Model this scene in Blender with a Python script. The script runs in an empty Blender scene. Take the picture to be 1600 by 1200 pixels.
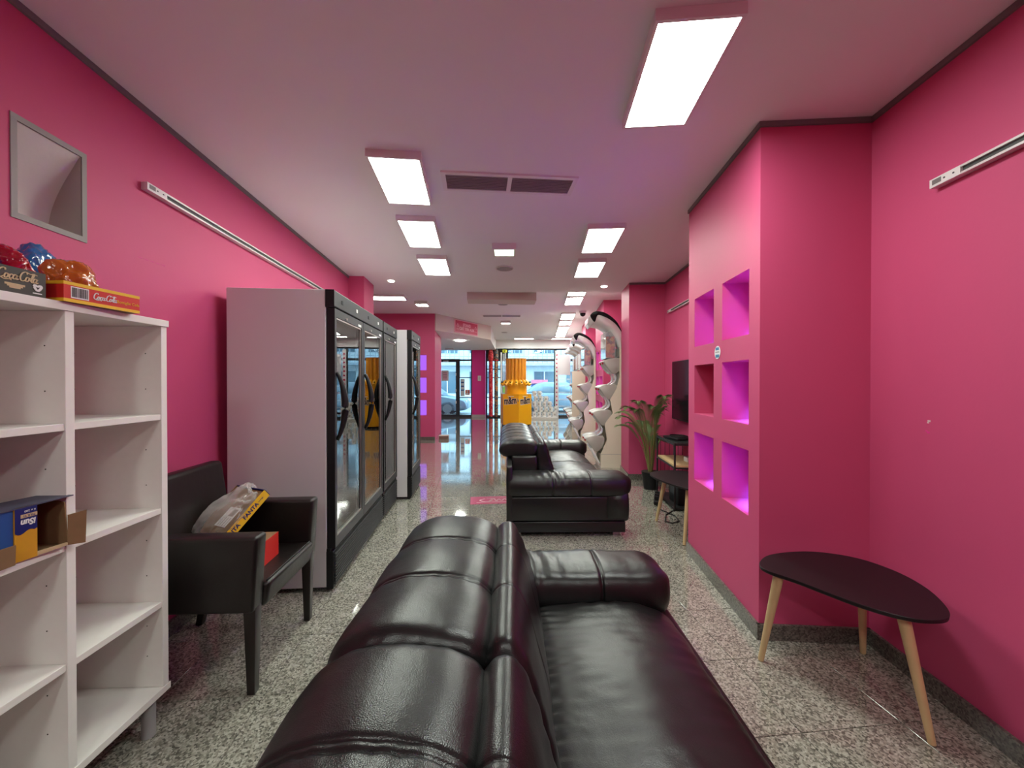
import bpy, bmesh, math, random
from mathutils import Vector, Matrix, noise
random.seed(7)
C = bpy.context.scene.collection
SC = bpy.context.scene
R = math.radians

# ------------------------------------------------------------------ camera, world, exposure
CAMZ = 1.39
cd = bpy.data.cameras.new('camera'); cam = bpy.data.objects.new('camera', cd); C.objects.link(cam)
cd.sensor_width = 36; cd.lens = 36 * 600 / 1600; cd.clip_start = 0.02; cd.clip_end = 200
cam.location = (0, 0, CAMZ); cam.rotation_euler = (R(90 - 0.38), 0, 0)
SC.camera = cam
w = bpy.data.worlds.new('world'); SC.world = w; w.use_nodes = True
w.node_tree.nodes['Background'].inputs[0].default_value = (0.50, 0.80, 1.0, 1)
w.node_tree.nodes['Background'].inputs[1].default_value = 3.6
SC.view_settings.view_transform = 'Standard'; SC.view_settings.look = 'None'
SC.view_settings.gamma = 1; SC.view_settings.use_curve_mapping = False
SC.view_settings.exposure = 1.0
PANEL_NEAR = 24.0
PANEL_FAR = 18.0
PANEL_ROW = 15.0

# ------------------------------------------------------------------ materials
def S(r, g, b):
    f = lambda c: (c / 255) / 12.92 if c / 255 <= 0.04045 else ((c / 255 + 0.055) / 1.055) ** 2.4
    return (f(r), f(g), f(b), 1)
def N(nt, t, **kw):
    n = nt.nodes.new(t)
    for k, v in kw.items():
        if k in n.inputs: n.inputs[k].default_value = v
        else: setattr(n, k, v)
    return n
def mat(name, col, rough=0.5, metal=0.0, spec=0.5, var=0.0, vscale=6, bump=0.0, bscale=80, coat=0.0, trans=0.0, emit=None, estr=0, sheen=0):
    m = bpy.data.materials.new(name); m.use_nodes = True
    nt = m.node_tree; b = nt.nodes['Principled BSDF']
    b.inputs['Base Color'].default_value = col; b.inputs['Roughness'].default_value = rough
    b.inputs['Metallic'].default_value = metal; b.inputs['Specular IOR Level'].default_value = spec
    b.inputs['Coat Weight'].default_value = coat; b.inputs['Transmission Weight'].default_value = trans
    if emit: b.inputs['Emission Color'].default_value = emit; b.inputs['Emission Strength'].default_value = estr
    if var or bump:
        tc = N(nt, 'ShaderNodeTexCoord')
        if var:
            nz = N(nt, 'ShaderNodeTexNoise', Scale=vscale, Detail=4.0); nt.links.new(tc.outputs['Object'], nz.inputs['Vector'])
            mx = N(nt, 'ShaderNodeMix', data_type='RGBA')
            mx.inputs[6].default_value = tuple(c * (1 - var) for c in col[:3]) + (1,)
            mx.inputs[7].default_value = tuple(min(1, c * (1 + var)) for c in col[:3]) + (1,)
            nt.links.new(nz.outputs[0], mx.inputs[0]); nt.links.new(mx.outputs[2], b.inputs['Base Color'])
        if bump:
            n2 = N(nt, 'ShaderNodeTexNoise', Scale=bscale, Detail=3.0); nt.links.new(tc.outputs['Object'], n2.inputs['Vector'])
            bp = N(nt, 'ShaderNodeBump', Strength=bump, Distance=0.004); nt.links.new(n2.outputs[0], bp.inputs['Height'])
            nt.links.new(bp.outputs[0], b.inputs['Normal'])
    return m
def emis(name, col, s):
    m = bpy.data.materials.new(name); m.use_nodes = True; nt = m.node_tree; nt.nodes.clear()
    e = N(nt, 'ShaderNodeEmission'); e.inputs[0].default_value = col; e.inputs[1].default_value = s
    o = N(nt, 'ShaderNodeOutputMaterial'); nt.links.new(e.outputs[0], o.inputs[0]); return m
def pane_mat(name, tint=(1, 1, 1, 1), ior=1.5, rough=0.0):
    m = bpy.data.materials.new(name); m.use_nodes = True; nt = m.node_tree; nt.nodes.clear()
    t = N(nt, 'ShaderNodeBsdfTransparent'); t.inputs[0].default_value = tint
    g = N(nt, 'ShaderNodeBsdfGlossy'); g.inputs['Roughness'].default_value = rough
    f = N(nt, 'ShaderNodeFresnel', IOR=ior); mx = N(nt, 'ShaderNodeMixShader'); o = N(nt, 'ShaderNodeOutputMaterial')
    nt.links.new(f.outputs[0], mx.inputs[0]); nt.links.new(t.outputs[0], mx.inputs[1]); nt.links.new(g.outputs[0], mx.inputs[2])
    nt.links.new(mx.outputs[0], o.inputs[0]); return m
def film_mat(name, col, alpha, rough=0.12):
    m = bpy.data.materials.new(name); m.use_nodes = True; nt = m.node_tree; nt.nodes.clear()
    t = N(nt, 'ShaderNodeBsdfTransparent'); t.inputs[0].default_value = tuple(0.4 + 0.6 * c for c in col[:3]) + (1,)
    p = N(nt, 'ShaderNodeBsdfPrincipled'); p.inputs['Base Color'].default_value = col; p.inputs['Roughness'].default_value = rough
    p.inputs['Coat Weight'].default_value = 1; p.inputs['Coat Roughness'].default_value = 0.05
    lw = N(nt, 'ShaderNodeLayerWeight', Blend=0.35); mr = N(nt, 'ShaderNodeMapRange'); mr.inputs[3].default_value = alpha; mr.inputs[4].default_value = 1
    nt.links.new(lw.outputs[1], mr.inputs[0])
    mx = N(nt, 'ShaderNodeMixShader'); o = N(nt, 'ShaderNodeOutputMaterial')
    nt.links.new(mr.outputs[0], mx.inputs[0]); nt.links.new(t.outputs[0], mx.inputs[1]); nt.links.new(p.outputs[0], mx.inputs[2])
    nt.links.new(mx.outputs[0], o.inputs[0]); return m
def candy_mat(name, cols, scale=45, rough=0.3):
    m = mat(name, cols[0], rough); nt = m.node_tree; b = nt.nodes['Principled BSDF']
    tc = N(nt, 'ShaderNodeTexCoord'); v = N(nt, 'ShaderNodeTexVoronoi', Scale=scale); nt.links.new(tc.outputs['Object'], v.inputs['Vector'])
    sp = N(nt, 'ShaderNodeSeparateColor'); nt.links.new(v.outputs['Color'], sp.inputs[0])
    r = N(nt, 'ShaderNodeValToRGB'); r.color_ramp.interpolation = 'CONSTANT'
    while len(r.color_ramp.elements) < len(cols): r.color_ramp.elements.new(0.5)
    for i, c in enumerate(cols):
        r.color_ramp.elements[i].position = i / len(cols); r.color_ramp.elements[i].color = c
    nt.links.new(sp.outputs[0], r.inputs[0]); nt.links.new(r.outputs[0], b.inputs['Base Color'])
    bp = N(nt, 'ShaderNodeBump', Strength=0.8, Distance=0.01, invert=True); nt.links.new(v.outputs['Distance'], bp.inputs['Height']); nt.links.new(bp.outputs[0], b.inputs['Normal'])
    return m

TILE_U, TILE_V, TILE_A = 0.443, 0.406, math.atan(0.1)
FLOOR_O = Vector((-0.0388 * 0.995 - 1.795 * 0.0995, -0.0388 * 0.0995 + 1.795 * 0.995, 0))
def granite(name, joints=False, dark=1.0, rough=0.16):
    m = mat(name, (0.4, 0.4, 0.38, 1), rough); nt = m.node_tree; b = nt.nodes['Principled BSDF']
    ge = N(nt, 'ShaderNodeNewGeometry')
    v = N(nt, 'ShaderNodeTexVoronoi', Scale=135.0, Randomness=1.0); nt.links.new(ge.outputs['Position'], v.inputs['Vector'])
    sp = N(nt, 'ShaderNodeSeparateColor'); nt.links.new(v.outputs['Color'], sp.inputs[0])
    r = N(nt, 'ShaderNodeValToRGB'); e = r.color_ramp.elements
    cs = [(0, (.10, .096, .080)), (.2, (.165, .158, .132)), (.42, (.26, .248, .205)), (.68, (.36, .345, .29)), (1, (.48, .465, .40))]
    while len(e) < len(cs): e.new(.5)
    for i, (p, c) in enumerate(cs): e[i].position = p; e[i].color = tuple(x * dark for x in c) + (1,)
    nt.links.new(sp.outputs[0], r.inputs[0])
    n2 = N(nt, 'ShaderNodeTexNoise', Scale=5.0, Detail=5.0); nt.links.new(ge.outputs['Position'], n2.inputs['Vector'])
    mr = N(nt, 'ShaderNodeMapRange'); mr.inputs[3].default_value = 0.72; mr.inputs[4].default_value = 1.22; nt.links.new(n2.outputs[0], mr.inputs[0])
    mx = N(nt, 'ShaderNodeMix', data_type='RGBA', blend_type='MULTIPLY'); mx.inputs[0].default_value = 1
    nt.links.new(r.outputs[0], mx.inputs[6]); nt.links.new(mr.outputs[0], mx.inputs[7])
    out = mx.outputs[2]
    if joints:
        tc = N(nt, 'ShaderNodeTexCoord'); sx = N(nt, 'ShaderNodeSeparateXYZ'); nt.links.new(tc.outputs['Object'], sx.inputs[0])
        last = None
        for k, sz in ((0, TILE_U), (1, TILE_V)):
            d = N(nt, 'ShaderNodeMath', operation='DIVIDE'); d.inputs[1].default_value = sz; nt.links.new(sx.outputs[k], d.inputs[0])
            pp = N(nt, 'ShaderNodeMath', operation='PINGPONG'); pp.inputs[1].default_value = 0.5; nt.links.new(d.outputs[0], pp.inputs[0])
            lt = N(nt, 'ShaderNodeMath', operation='LESS_THAN'); lt.inputs[1].default_value = 0.006; nt.links.new(pp.outputs[0], lt.inputs[0])
            if last:
                a = N(nt, 'ShaderNodeMath', operation='MAXIMUM'); nt.links.new(last.outputs[0], a.inputs[0]); nt.links.new(lt.outputs[0], a.inputs[1]); last = a
            else: last = lt
        m2 = N(nt, 'ShaderNodeMix', data_type='RGBA'); nt.links.new(last.outputs[0], m2.inputs[0]); nt.links.new(out, m2.inputs[6]); m2.inputs[7].default_value = (.09, .085, .08, 1)
        out = m2.outputs[2]
    nt.links.new(out, b.inputs['Base Color'])
    b.inputs['Coat Weight'].default_value = 1.0; b.inputs['Coat Roughness'].default_value = rough * .8; b.inputs['Coat IOR'].default_value = 1.5 if rough < .2 else 1.3
    return m
def leather(name, col, rough=0.36):
    m = mat(name, col, rough); nt = m.node_tree; b = nt.nodes['Principled BSDF']
    tc = N(nt, 'ShaderNodeTexCoord')
    v = N(nt, 'ShaderNodeTexVoronoi', Scale=420.0); nt.links.new(tc.outputs['Object'], v.inputs['Vector'])
    n2 = N(nt, 'ShaderNodeTexNoise', Scale=26.0, Detail=6.0); nt.links.new(tc.outputs['Object'], n2.inputs['Vector'])
    b1 = N(nt, 'ShaderNodeBump', Strength=0.16, Distance=0.002); nt.links.new(v.outputs['Distance'], b1.inputs['Height'])
    b2 = N(nt, 'ShaderNodeBump', Strength=0.25, Distance=0.004); nt.links.new(n2.outputs[0], b2.inputs['Height']); nt.links.new(b1.outputs[0], b2.inputs['Normal'])
    nt.links.new(b2.outputs[0], b.inputs['Normal'])
    n3 = N(nt, 'ShaderNodeTexNoise', Scale=5.0, Detail=3.0); nt.links.new(tc.outputs['Object'], n3.inputs['Vector'])
    mr = N(nt, 'ShaderNodeMapRange'); mr.inputs[3].default_value = rough - .05; mr.inputs[4].default_value = rough + .08
    nt.links.new(n3.outputs[0], mr.inputs[0]); nt.links.new(mr.outputs[0], b.inputs['Roughness'])
    return m

PINK = mat('pink_wall_paint', (.60, .082, .20, 1), 0.55, spec=0.3, var=0.04, vscale=2, bump=0.08, bscale=60)
PINKB = mat('bright_pink_paint', S(225, 60, 150), 0.5, spec=0.3)
CEIL = mat('white_ceiling_paint', (.84, .85, .85, 1), 0.8, spec=0.2, bump=0.04, bscale=40)
CREAMP = mat('cream_soffit_paint', (.62, .56, .50, 1), 0.7)
TRIMG = mat('grey_trim', (.17, .16, .155, 1), 0.5)
GRAN = granite('granite_tile', rough=.075); GRANJ = granite('granite_floor_far', True, rough=0.045); GRANB = granite('granite_skirting', dark=.42, rough=.3)
GROUT = mat('grout', (.06, .056, .05, 1), .9)
BLEATH = leather('black_leather', (.0075, .0073, .0075, 1), .30); BRLEATH = leather('dark_brown_leather', (.0085, .0055, .005, 1), .36)
BMETAL = mat('black_metal', (.012, .012, .013, 1), .45); CHROME = mat('brushed_steel', (.50, .48, .45, 1), .42, 1, bump=.15, bscale=30)
BPLAST = mat('black_plastic', (.009, .009, .010, 1), .48, spec=.3); GPLAST = mat('dark_grey_plastic', (.034, .035, .038, 1), .48, spec=.35)
WLAM = mat('white_laminate', (.84, .82, .78, 1), .45, var=.03, vscale=40)
WPLAST = mat('white_plastic', (.78, .77, .75, 1), .35); WPAINT = mat('white_enamel', (.62, .60, .61, 1), .3)
ALU = mat('white_aluminium', (.72, .70, .68, 1), .35, .3); SLOT = mat('dark_slot', (.05, .055, .055, 1), .5)
WOOD = mat('pale_beech_wood', S(214, 184, 136), .5, var=.12, vscale=14); TTOP = mat('black_lacquer_top', (.011, .006, .008, 1), .45, spec=.35, var=.2, vscale=60)
DIFF_N = emis('lit_diffuser', (.92, 1.0, .92, 1), PANEL_NEAR); DIFF_F = emis('lit_diffuser_far', (.95, 1.0, .90, 1), PANEL_FAR)
DIFF_R = emis('lit_diffuser_row', (.92, 1.0, .88, 1), PANEL_ROW)
DIFF_E = emis('emergency_diffuser', (.80, 1.0, .76, 1), 1.1)
GLASS = pane_mat('window_glass', (.93, .97, .98, 1)); FGLASS = pane_mat('fridge_glass', (.92, .95, .96, 1), 3.0)
CLEAR = film_mat('clear_acrylic', (.86, .9, .93, 1), .25, .08)
CREAMU = mat('cream_display_panel', S(226, 216, 196), .5); GREYS = mat('grey_bin_shell', S(176, 170, 164), .4)
REDP = mat('red_plastic', S(200, 24, 40), .35)
CARD = mat('brown_cardboard', S(134, 104, 72), .85, var=.15, vscale=25); CARDL = mat('cardboard_edge', S(196, 172, 134), .85)
NAVY = mat('navy_print', S(22, 36, 104), .4); BLUEP = mat('blue_print', S(40, 84, 150), .4); YEL = mat('yellow_print', S(240, 196, 40), .45)
ORNG = mat('orange_print', S(206, 150, 30), .5); WHITE = mat('white_print', (.8, .8, .8, 1), .5); BLK = mat('black_print', (.012, .011, .01, 1), .5)
REDC = mat('red_carton', S(212, 44, 36), .45); DARKC = mat('charcoal_carton', S(58, 56, 48), .5); TAN = mat('tan_print', S(206, 182, 140), .5)
AMBER = mat('amber_tube', S(226, 150, 40), .25, coat=.6, spec=.6); YELP = mat('yellow_plastic', S(240, 172, 16), .35, coat=.3)

# ------------------------------------------------------------------ object helpers
def T(name, label, cat, loc=(0, 0, 0), rz=0, group=None):
    o = bpy.data.objects.new(name, None); C.objects.link(o); o.empty_display_size = .05
    o.location = loc; o.rotation_euler = (0, 0, rz); o['label'] = label; o['category'] = cat
    if group: o['group'] = group
    return o
def tag(o, label, cat, group=None):
    o['label'] = label; o['category'] = cat
    if group: o['group'] = group
    return o
def struct(o): o['kind'] = 'structure'; return o
def link(name, me, m=None, parent=None, smooth=False):
    o = bpy.data.objects.new(name, me); C.objects.link(o)
    if m: me.materials.append(m)
    if parent: o.parent = parent
    if smooth:
        for p in me.polygons: p.use_smooth = True
    return o
def mesh(name, vs, fs, m=None, parent=None, smooth=False, fix=True):
    me = bpy.data.meshes.new(name); me.from_pydata([tuple(v) for v in vs], [], fs)
    if fix:
        bm = bmesh.new(); bm.from_mesh(me); bmesh.ops.recalc_face_normals(bm, faces=bm.faces); bm.to_mesh(me); bm.free()
    me.update(); return link(name, me, m, parent, smooth)
def bmobj(name, bm, m=None, parent=None, smooth=False):
    me = bpy.data.meshes.new(name); bm.to_mesh(me); bm.free(); return link(name, me, m, parent, smooth)
def bbox(bm, lo, hi, mtx=None):
    lo, hi = Vector(lo), Vector(hi)
    g = bmesh.ops.create_cube(bm, size=1, matrix=Matrix.Translation((lo + hi) / 2) @ Matrix.Diagonal((*(hi - lo), 1)))
    if mtx: bmesh.ops.transform(bm, matrix=mtx, verts=g['verts'])
    return g['verts']
def box(name, lo, hi, m, parent=None, bev=0.0, seg=2, smooth=None, mtx=None):
    bm = bmesh.new(); bbox(bm, lo, hi)
    if bev: bmesh.ops.bevel(bm, geom=bm.edges[:], offset=bev, segments=seg, affect='EDGES', profile=.5)
    if mtx: bmesh.ops.transform(bm, matrix=mtx, verts=bm.verts)
    o = bmobj(name, bm, m, parent, False)
    if bev and seg > 2: smooth_auto(o)
    return o
def smooth_auto(o, ang=40):
    me = o.data
    for p in me.polygons: p.use_smooth = True
    bm = bmesh.new(); bm.from_mesh(me)
    for e in bm.edges:
        if len(e.link_faces) == 2 and e.calc_face_angle(0) > R(ang): e.smooth = False
    bm.to_mesh(me); bm.free()
def bcyl(bm, p0, p1, r0, r1=None, seg=12):
    p0, p1 = Vector(p0), Vector(p1); r1 = r0 if r1 is None else r1
    d = p1 - p0; q = d.to_track_quat('Z', 'Y').to_matrix().to_4x4()
    bmesh.ops.create_cone(bm, cap_ends=True, segments=seg, radius1=r0, radius2=r1, depth=d.length, matrix=Matrix.Translation((p0 + p1) / 2) @ q)
def cyl(name, p0, p1, r0, m, parent=None, r1=None, seg=16):
    bm = bmesh.new(); bcyl(bm, p0, p1, r0, r1, seg); o = bmobj(name, bm, m, parent); smooth_auto(o, 50); return o
def catmull(pts, n=8, closed=True):
    pts = [Vector(p) for p in pts]; out = []; L = len(pts)
    for i in range(L if closed else L - 1):
        a, b, c, d = (pts[(i + k) % L] if closed else pts[max(0, min(L - 1, i + k))] for k in (-1, 0, 1, 2))
        for j in range(n):
            t = j / n
            out.append(.5 * ((2 * b) + (c - a) * t + (2 * a - 5 * b + 4 * c - d) * t * t + (3 * b - a - 3 * c + d) * t ** 3))
    if not closed: out.append(pts[-1])
    return out
def tube(name, pts, r, m, parent=None, seg=8, closed=False, radii=None):
    pts = [Vector(p) for p in pts]; n = len(pts); vs = []; fs = []
    up = Vector((0.013, 0.021, 1)).normalized()
    for i, p in enumerate(pts):
        a = pts[(i - 1) % n] if closed or i > 0 else p; b = pts[(i + 1) % n] if closed or i < n - 1 else p
        t = (b - a).normalized(); u = t.cross(up)
        if u.length < .05: u = t.cross(Vector((1, 0, 0)))
        u.normalize(); v = t.cross(u)
        rr = radii[i] if radii else r
        for k in range(seg):
            an = 2 * math.pi * k / seg; vs.append(p + u * math.cos(an) * rr + v * math.sin(an) * rr)
    for i in range(n if closed else n - 1):
        for k in range(seg):
            a = i * seg + k; b = i * seg + (k + 1) % seg; j = (i + 1) % n
            fs.append((a, b, j * seg + (k + 1) % seg, j * seg + k))
    if not closed: fs.append(tuple(range(seg))); fs.append(tuple((n - 1) * seg + k for k in range(seg)))
    return mesh(name, vs, fs, m, parent, True)
def prism(name, poly, z0, z1, m, parent=None, holes=None, cap=True):
    """CCW polygon extruded up; holes = {edge: [(u0,u1,v0,v1,depth)]} are recesses going inwards."""
    vs = []; fs = []
    def q(*p):
        k = len(vs); vs.extend(p); fs.append(tuple(range(k, k + len(p))))
    n = len(poly)
    for i in range(n):
        a = Vector((*poly[i], 0)); b = Vector((*poly[(i + 1) % n], 0)); L = (b - a).length; d = (b - a) / L
        inn = Vector((-d.y, d.x, 0)); hs = (holes or {}).get(i, [])
        P = lambda u, v, e=0: a + d * u + inn * e + Vector((0, 0, v))
        us = sorted({0, L} | {h[0] for h in hs} | {h[1] for h in hs}); vv = sorted({z0, z1} | {h[2] for h in hs} | {h[3] for h in hs})
        for j in range(len(us) - 1):
            for k in range(len(vv) - 1):
                cu, cv = (us[j] + us[j + 1]) / 2, (vv[k] + vv[k + 1]) / 2
                if any(h[0] < cu < h[1] and h[2] < cv < h[3] for h in hs): continue
                q(P(us[j], vv[k]), P(us[j + 1], vv[k]), P(us[j + 1], vv[k + 1]), P(us[j], vv[k + 1]))
        for u0, u1, v0, v1, e in hs:
            q(P(u0, v0), P(u1, v0), P(u1, v0, e), P(u0, v0, e)); q(P(u0, v1), P(u0, v1, e), P(u1, v1, e), P(u1, v1))
            q(P(u0, v0), P(u0, v0, e), P(u0, v1, e), P(u0, v1)); q(P(u1, v0), P(u1, v1), P(u1, v1, e), P(u1, v0, e))
            q(P(u0, v0, e), P(u1, v0, e), P(u1, v1, e), P(u0, v1, e))
    if cap: q(*[Vector((*p, z1)) for p in poly]); q(*[Vector((*p, z0)) for p in reversed(poly)])
    return mesh(name, vs, fs, m, parent, fix=False)
def slab(p0, p1, t):
    """CCW rectangle whose first edge runs p0->p1, body to the left of it... thickness t on the left side."""
    a, b = Vector(p0), Vector(p1); d = (b - a).normalized(); n = Vector((-d.y, d.x)) * t
    return [tuple(a), tuple(b), tuple(b + n), tuple(a + n)]
def dup(root, loc, rz=None, label=None, name=None):
    r = root.copy(); C.objects.link(r); r.location = loc
    if rz is not None: r.rotation_euler = (0, 0, rz)
    if label: r['label'] = label
    for ch in list(root.children):
        c = ch.copy(); C.objects.link(c); c.parent = r
        for g in list(ch.children):
            d = g.copy(); C.objects.link(d); d.parent = c
    return r
def text(name, s, size, m, parent, mtx, ext=.0006, shear=0, bold=0, align='CENTER'):
    cu = bpy.data.curves.new(name, 'FONT'); cu.body = s; cu.size = size; cu.extrude = ext; cu.shear = shear; cu.offset = bold
    cu.align_x = align; cu.align_y = 'CENTER'; cu.resolution_u = 3
    o = bpy.data.objects.new(name + '_tmp', cu); C.objects.link(o)
    dg = bpy.context.evaluated_depsgraph_get(); me = bpy.data.meshes.new_from_object(o.evaluated_get(dg))
    bpy.data.objects.remove(o); bpy.data.curves.remove(cu); me.name = name; me.materials.clear()
    me.transform(mtx); return link(name, me, m, parent)
def frame(o, xa, ya):
    """matrix with origin o, x axis xa, y axis ya (text lies in its xy plane)."""
    xa = Vector(xa).normalized(); ya = Vector(ya).normalized(); za = xa.cross(ya)
    return Matrix(((xa.x, ya.x, za.x, o[0]), (xa.y, ya.y, za.y, o[1]), (xa.z, ya.z, za.z, o[2]), (0, 0, 0, 1)))
def strokes(name, lines, wdt, m, parent, mtx):
    """flat pen-stroke lettering: each line a polyline, drawn as a thin ribbon with thickness."""
    vs = []; fs = []
    for ln in lines:
        pts = catmull([(x, y, 0) for x, y in ln], 5, False)
        k0 = len(vs)
        for i, p in enumerate(pts):
            t = (pts[min(i + 1, len(pts) - 1)] - pts[max(i - 1, 0)]).normalized(); n = Vector((-t.y, t.x, 0))
            ww = wdt * (.55 + .6 * abs(t.y))
            for sg, z in ((1, 0), (-1, 0), (-1, .0008), (1, .0008)): vs.append(mtx @ (p + n * sg * ww / 2 + Vector((0, 0, z))))
        for i in range(len(pts) - 1):
            a = k0 + i * 4; b = a + 4
            for k in range(4): fs.append((a + k, a + (k + 1) % 4, b + (k + 1) % 4, b + k))
        fs.append((k0, k0 + 1, k0 + 2, k0 + 3)); e = len(vs) - 4; fs.append((e, e + 1, e + 2, e + 3))
    return mesh(name, vs, fs, m, parent)
def loft(name, prof, ys, m, parent, axis='y', disp=None, n=6, sub=0):
    """prof: closed 2D profile; ys: list of (station, inset). Rings are inset towards the profile's centroid."""
    pr = [Vector((p[0], p[1])) for p in catmull([(a, b, 0) for a, b in prof], n)]
    c = sum(pr, Vector((0, 0))) / len(pr); vs = []; fs = []; L = len(pr)
    for y, ins in ys:
        for p in pr:
            d = p - c; l = d.length; q = c + d * max(0.02, (l - ins) / l)
            vs.append(Vector((q.x, y, q.y)) if axis == 'y' else Vector((y, q.x, q.y)))
    for i in range(len(ys) - 1):
        for k in range(L): fs.append((i * L + k, i * L + (k + 1) % L, (i + 1) * L + (k + 1) % L, (i + 1) * L + k))
    fs.append(tuple(range(L))); fs.append(tuple((len(ys) - 1) * L + k for k in range(L)))
    o = mesh(name, vs, fs, m, parent, True)
    if disp:
        me = o.data; ns = [v.normal.copy() for v in me.vertices]
        for v, nn in zip(me.vertices, ns): v.co += nn * disp(v.co)
        me.update()
    return o
def stations(y0, y1, r, step, seams=(), depth=.008, sw=.010, r1=None):
    """stations with rounded ends (radius r) and seam grooves."""
    r1 = r if r1 is None else r1; st = []
    for rr, y, sg in ((r, y0, 1), (r1, y1, -1)):
        for k in range(7):
            t = k / 6; a = t * math.pi / 2
            st.append((y + sg * rr * (1 - math.cos(a)), rr * (1 - math.sin(a))))
    y = y0 + r + step
    while y < y1 - r1 - step * .5: st.append((y, 0)); y += step
    for s in seams:
        for d, k in ((-sw, 0), (-sw * .45, .35), (0, 1), (sw * .45, .35), (sw, 0)): st.append((s + d, depth * k))
    st = [s for s in st if s[1] > 0 or not any(0 < abs(s[0] - q) < sw * .9 for q in seams)]
    st.sort(); return st

# ------------------------------------------------------------------ the setting
LA = math.atan(.095); RA = -math.atan(.075)
HN, HF = 2.78, 3.0
xl = lambda y: -1.676 - .095 * y
xr = lambda y: 1.745 + .075 * y
ZV = Vector((0, 0, 1))

floor = struct(bpy.data.objects.new('floor', bpy.data.meshes.new('floor'))); C.objects.link(floor)
floor.location = FLOOR_O; floor.rotation_euler = (0, 0, TILE_A)
bm = bmesh.new(); vsplit = TILE_V * 14
bbox(bm, (-3.2, -5.6, -.08), (3.4, vsplit, -.004)); nf = len(bm.faces)
bbox(bm, (-6.5, vsplit, -.08), (6.0, TILE_V * 37, 0)); bbox(bm, (-6.5, TILE_V * 8, -.08), (-TILE_U * 7 - .0, vsplit, -.002))
bm.faces.ensure_lookup_table()
for i, f in enumerate(bm.faces): f.material_index = 0 if i < nf else 1
bm.to_mesh(floor.data); bm.free(); floor.data.materials.append(GROUT); floor.data.materials.append(GRANJ)
bm = bmesh.new(); bbox(bm, (.0017, .0017, -.02), (TILE_U - .0017, TILE_V - .0017, 0))
bmesh.ops.bevel(bm, geom=[e for e in bm.edges if all(abs(v.co.z) < 1e-6 for v in e.verts)], offset=.0006, segments=1, affect='EDGES')
tile_me = bpy.data.meshes.new('tile'); bm.to_mesh(tile_me); bm.free(); tile_me.materials.append(GRAN)
ca, sa = math.cos(TILE_A), math.sin(TILE_A)
for i in range(-7, 7):
    for j in range(-5, 14):
        u, v = i * TILE_U, j * TILE_V; cu, cv = u + TILE_U / 2, v + TILE_V / 2
        wx = FLOOR_O.x + cu * ca - cv * sa; wy = FLOOR_O.y + cu * sa + cv * ca
        if wx < (xl(wy) - .3 if wy < 5.6 else -3.2) or wx > xr(wy) + .25 or wy < -.3: continue
        t = bpy.data.objects.new('tile', tile_me); C.objects.link(t); t.parent = floor; t.location = (u, v, random.uniform(-.0008, 0))

# ceilings
YS = 6.0
struct(prism('ceiling', [(-2.6, -3.4), (2.9, -3.4), (2.9, YS), (-2.6, YS)], HN, HN + .3, CEIL))
struct(prism('ceiling_far', [(-5.3, YS - .6), (4.0, YS - .6), (4.0, 15.6), (-5.3, 15.6)], HF + .001, HF + .2, CEIL))
bx = struct(prism('ceiling_beam', [(-.70, 5.98), (.385, 6.06), (.375, 6.4), (-.72, 6.32)], 2.668, HF, CREAMP))
# walls
P0, P1 = (xl(-3.4), -3.4), (xl(5.08), 5.08)
LL = (Vector(P1) - Vector(P0)).length
u_of = lambda y: (y + 3.4) / (5.08 + 3.4) * LL
lw = struct(prism('wall_left', [P0, P1, (P1[0] - .3, P1[1]), (P0[0] - .3, P0[1])], 0, HN, PINK,
    holes={0: [(u_of(1.405), u_of(1.640), 2.005, 2.345, .14)]}))
# left pillar, then the side room behind it
struct(prism('pillar_left', [(-2.6, 5.04), (-1.955, 5.08), (-2.0, 5.56), (-2.6, 5.56)], 0, HF, PINK))
struct(prism('wall_side_return', [(-5.0, 5.3), (-2.6, 5.3), (-2.6, 5.5), (-5.0, 5.5)], 0, HF, PINK))
struct(prism('wall_side', [(-5.2, 5.3), (-5.0, 5.3), (-5.0, 15.3), (-5.2, 15.3)], 0, HF, PINK))
# niche wall facing the camera beside the entrance; edge 0 is the face
pA = [(-5.0, 9.12), (-1.83, 9.12), (-1.99, 10.8), (-5.0, 10.8)]
hA = []
for zc in (1.84, 1.30, .76):
    for u0 in (2.20, 2.62): hA.append((u0, u0 + .33 + .02, zc - .185, zc + .185, .20))
pillA = struct(prism('wall_niche', pA, 0, HF, PINK, holes={0: hA}))
struct(prism('wall_back', [(-2.4, -3.6), (2.6, -3.6), (2.6, -3.4), (-2.4, -3.4)], 0, HN, PINK))
struct(prism('wall_right', [(xr(-3.4), -3.4), (xr(-3.4) + .3, -3.4), (xr(15.6) + .3, 15.6), (xr(15.6), 15.6)], 0, HF, PINK))
# near right column with six niches; the edge that runs from far to near is the niche face
cn, cf = Vector((1.335, 2.07)), Vector((1.440, 3.13))
cl = (cn - cf).length; yy = lambda y: (3.13 - y) / 1.06 * cl
hC = []
for zc in (1.845, 1.329, .811):
    hC.append((yy(3.005), yy(2.653), zc - .186, zc + .186, .18)); hC.append((yy(2.524), yy(2.183), zc - .186, zc + .186, .18))
colA = struct(prism('pillar_near', [tuple(cf), tuple(cn), (1.94, 2.03), (2.03, 3.09)], 0, HN, PINK, holes={0: hC}))
struct(prism('pillar_middle', [(1.70, 5.97), (1.65, 5.42), (2.2, 5.39), (2.25, 5.93)], 0, HF, PINK))
p2n, p2f = Vector((1.81, 7.60)), Vector((1.93, 8.86)); l2 = (p2n - p2f).length
h2 = []
for zc in (1.84, 1.30, .76):
    for u0 in (.12, .68): h2.append((u0, u0 + .42, zc - .2, zc + .2, .2))
pil2 = struct(prism('pillar_candy', [tuple(p2f), tuple(p2n), (2.4, 7.56), (2.5, 8.8)], 0, HF, PINK, holes={0: h2}))
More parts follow.
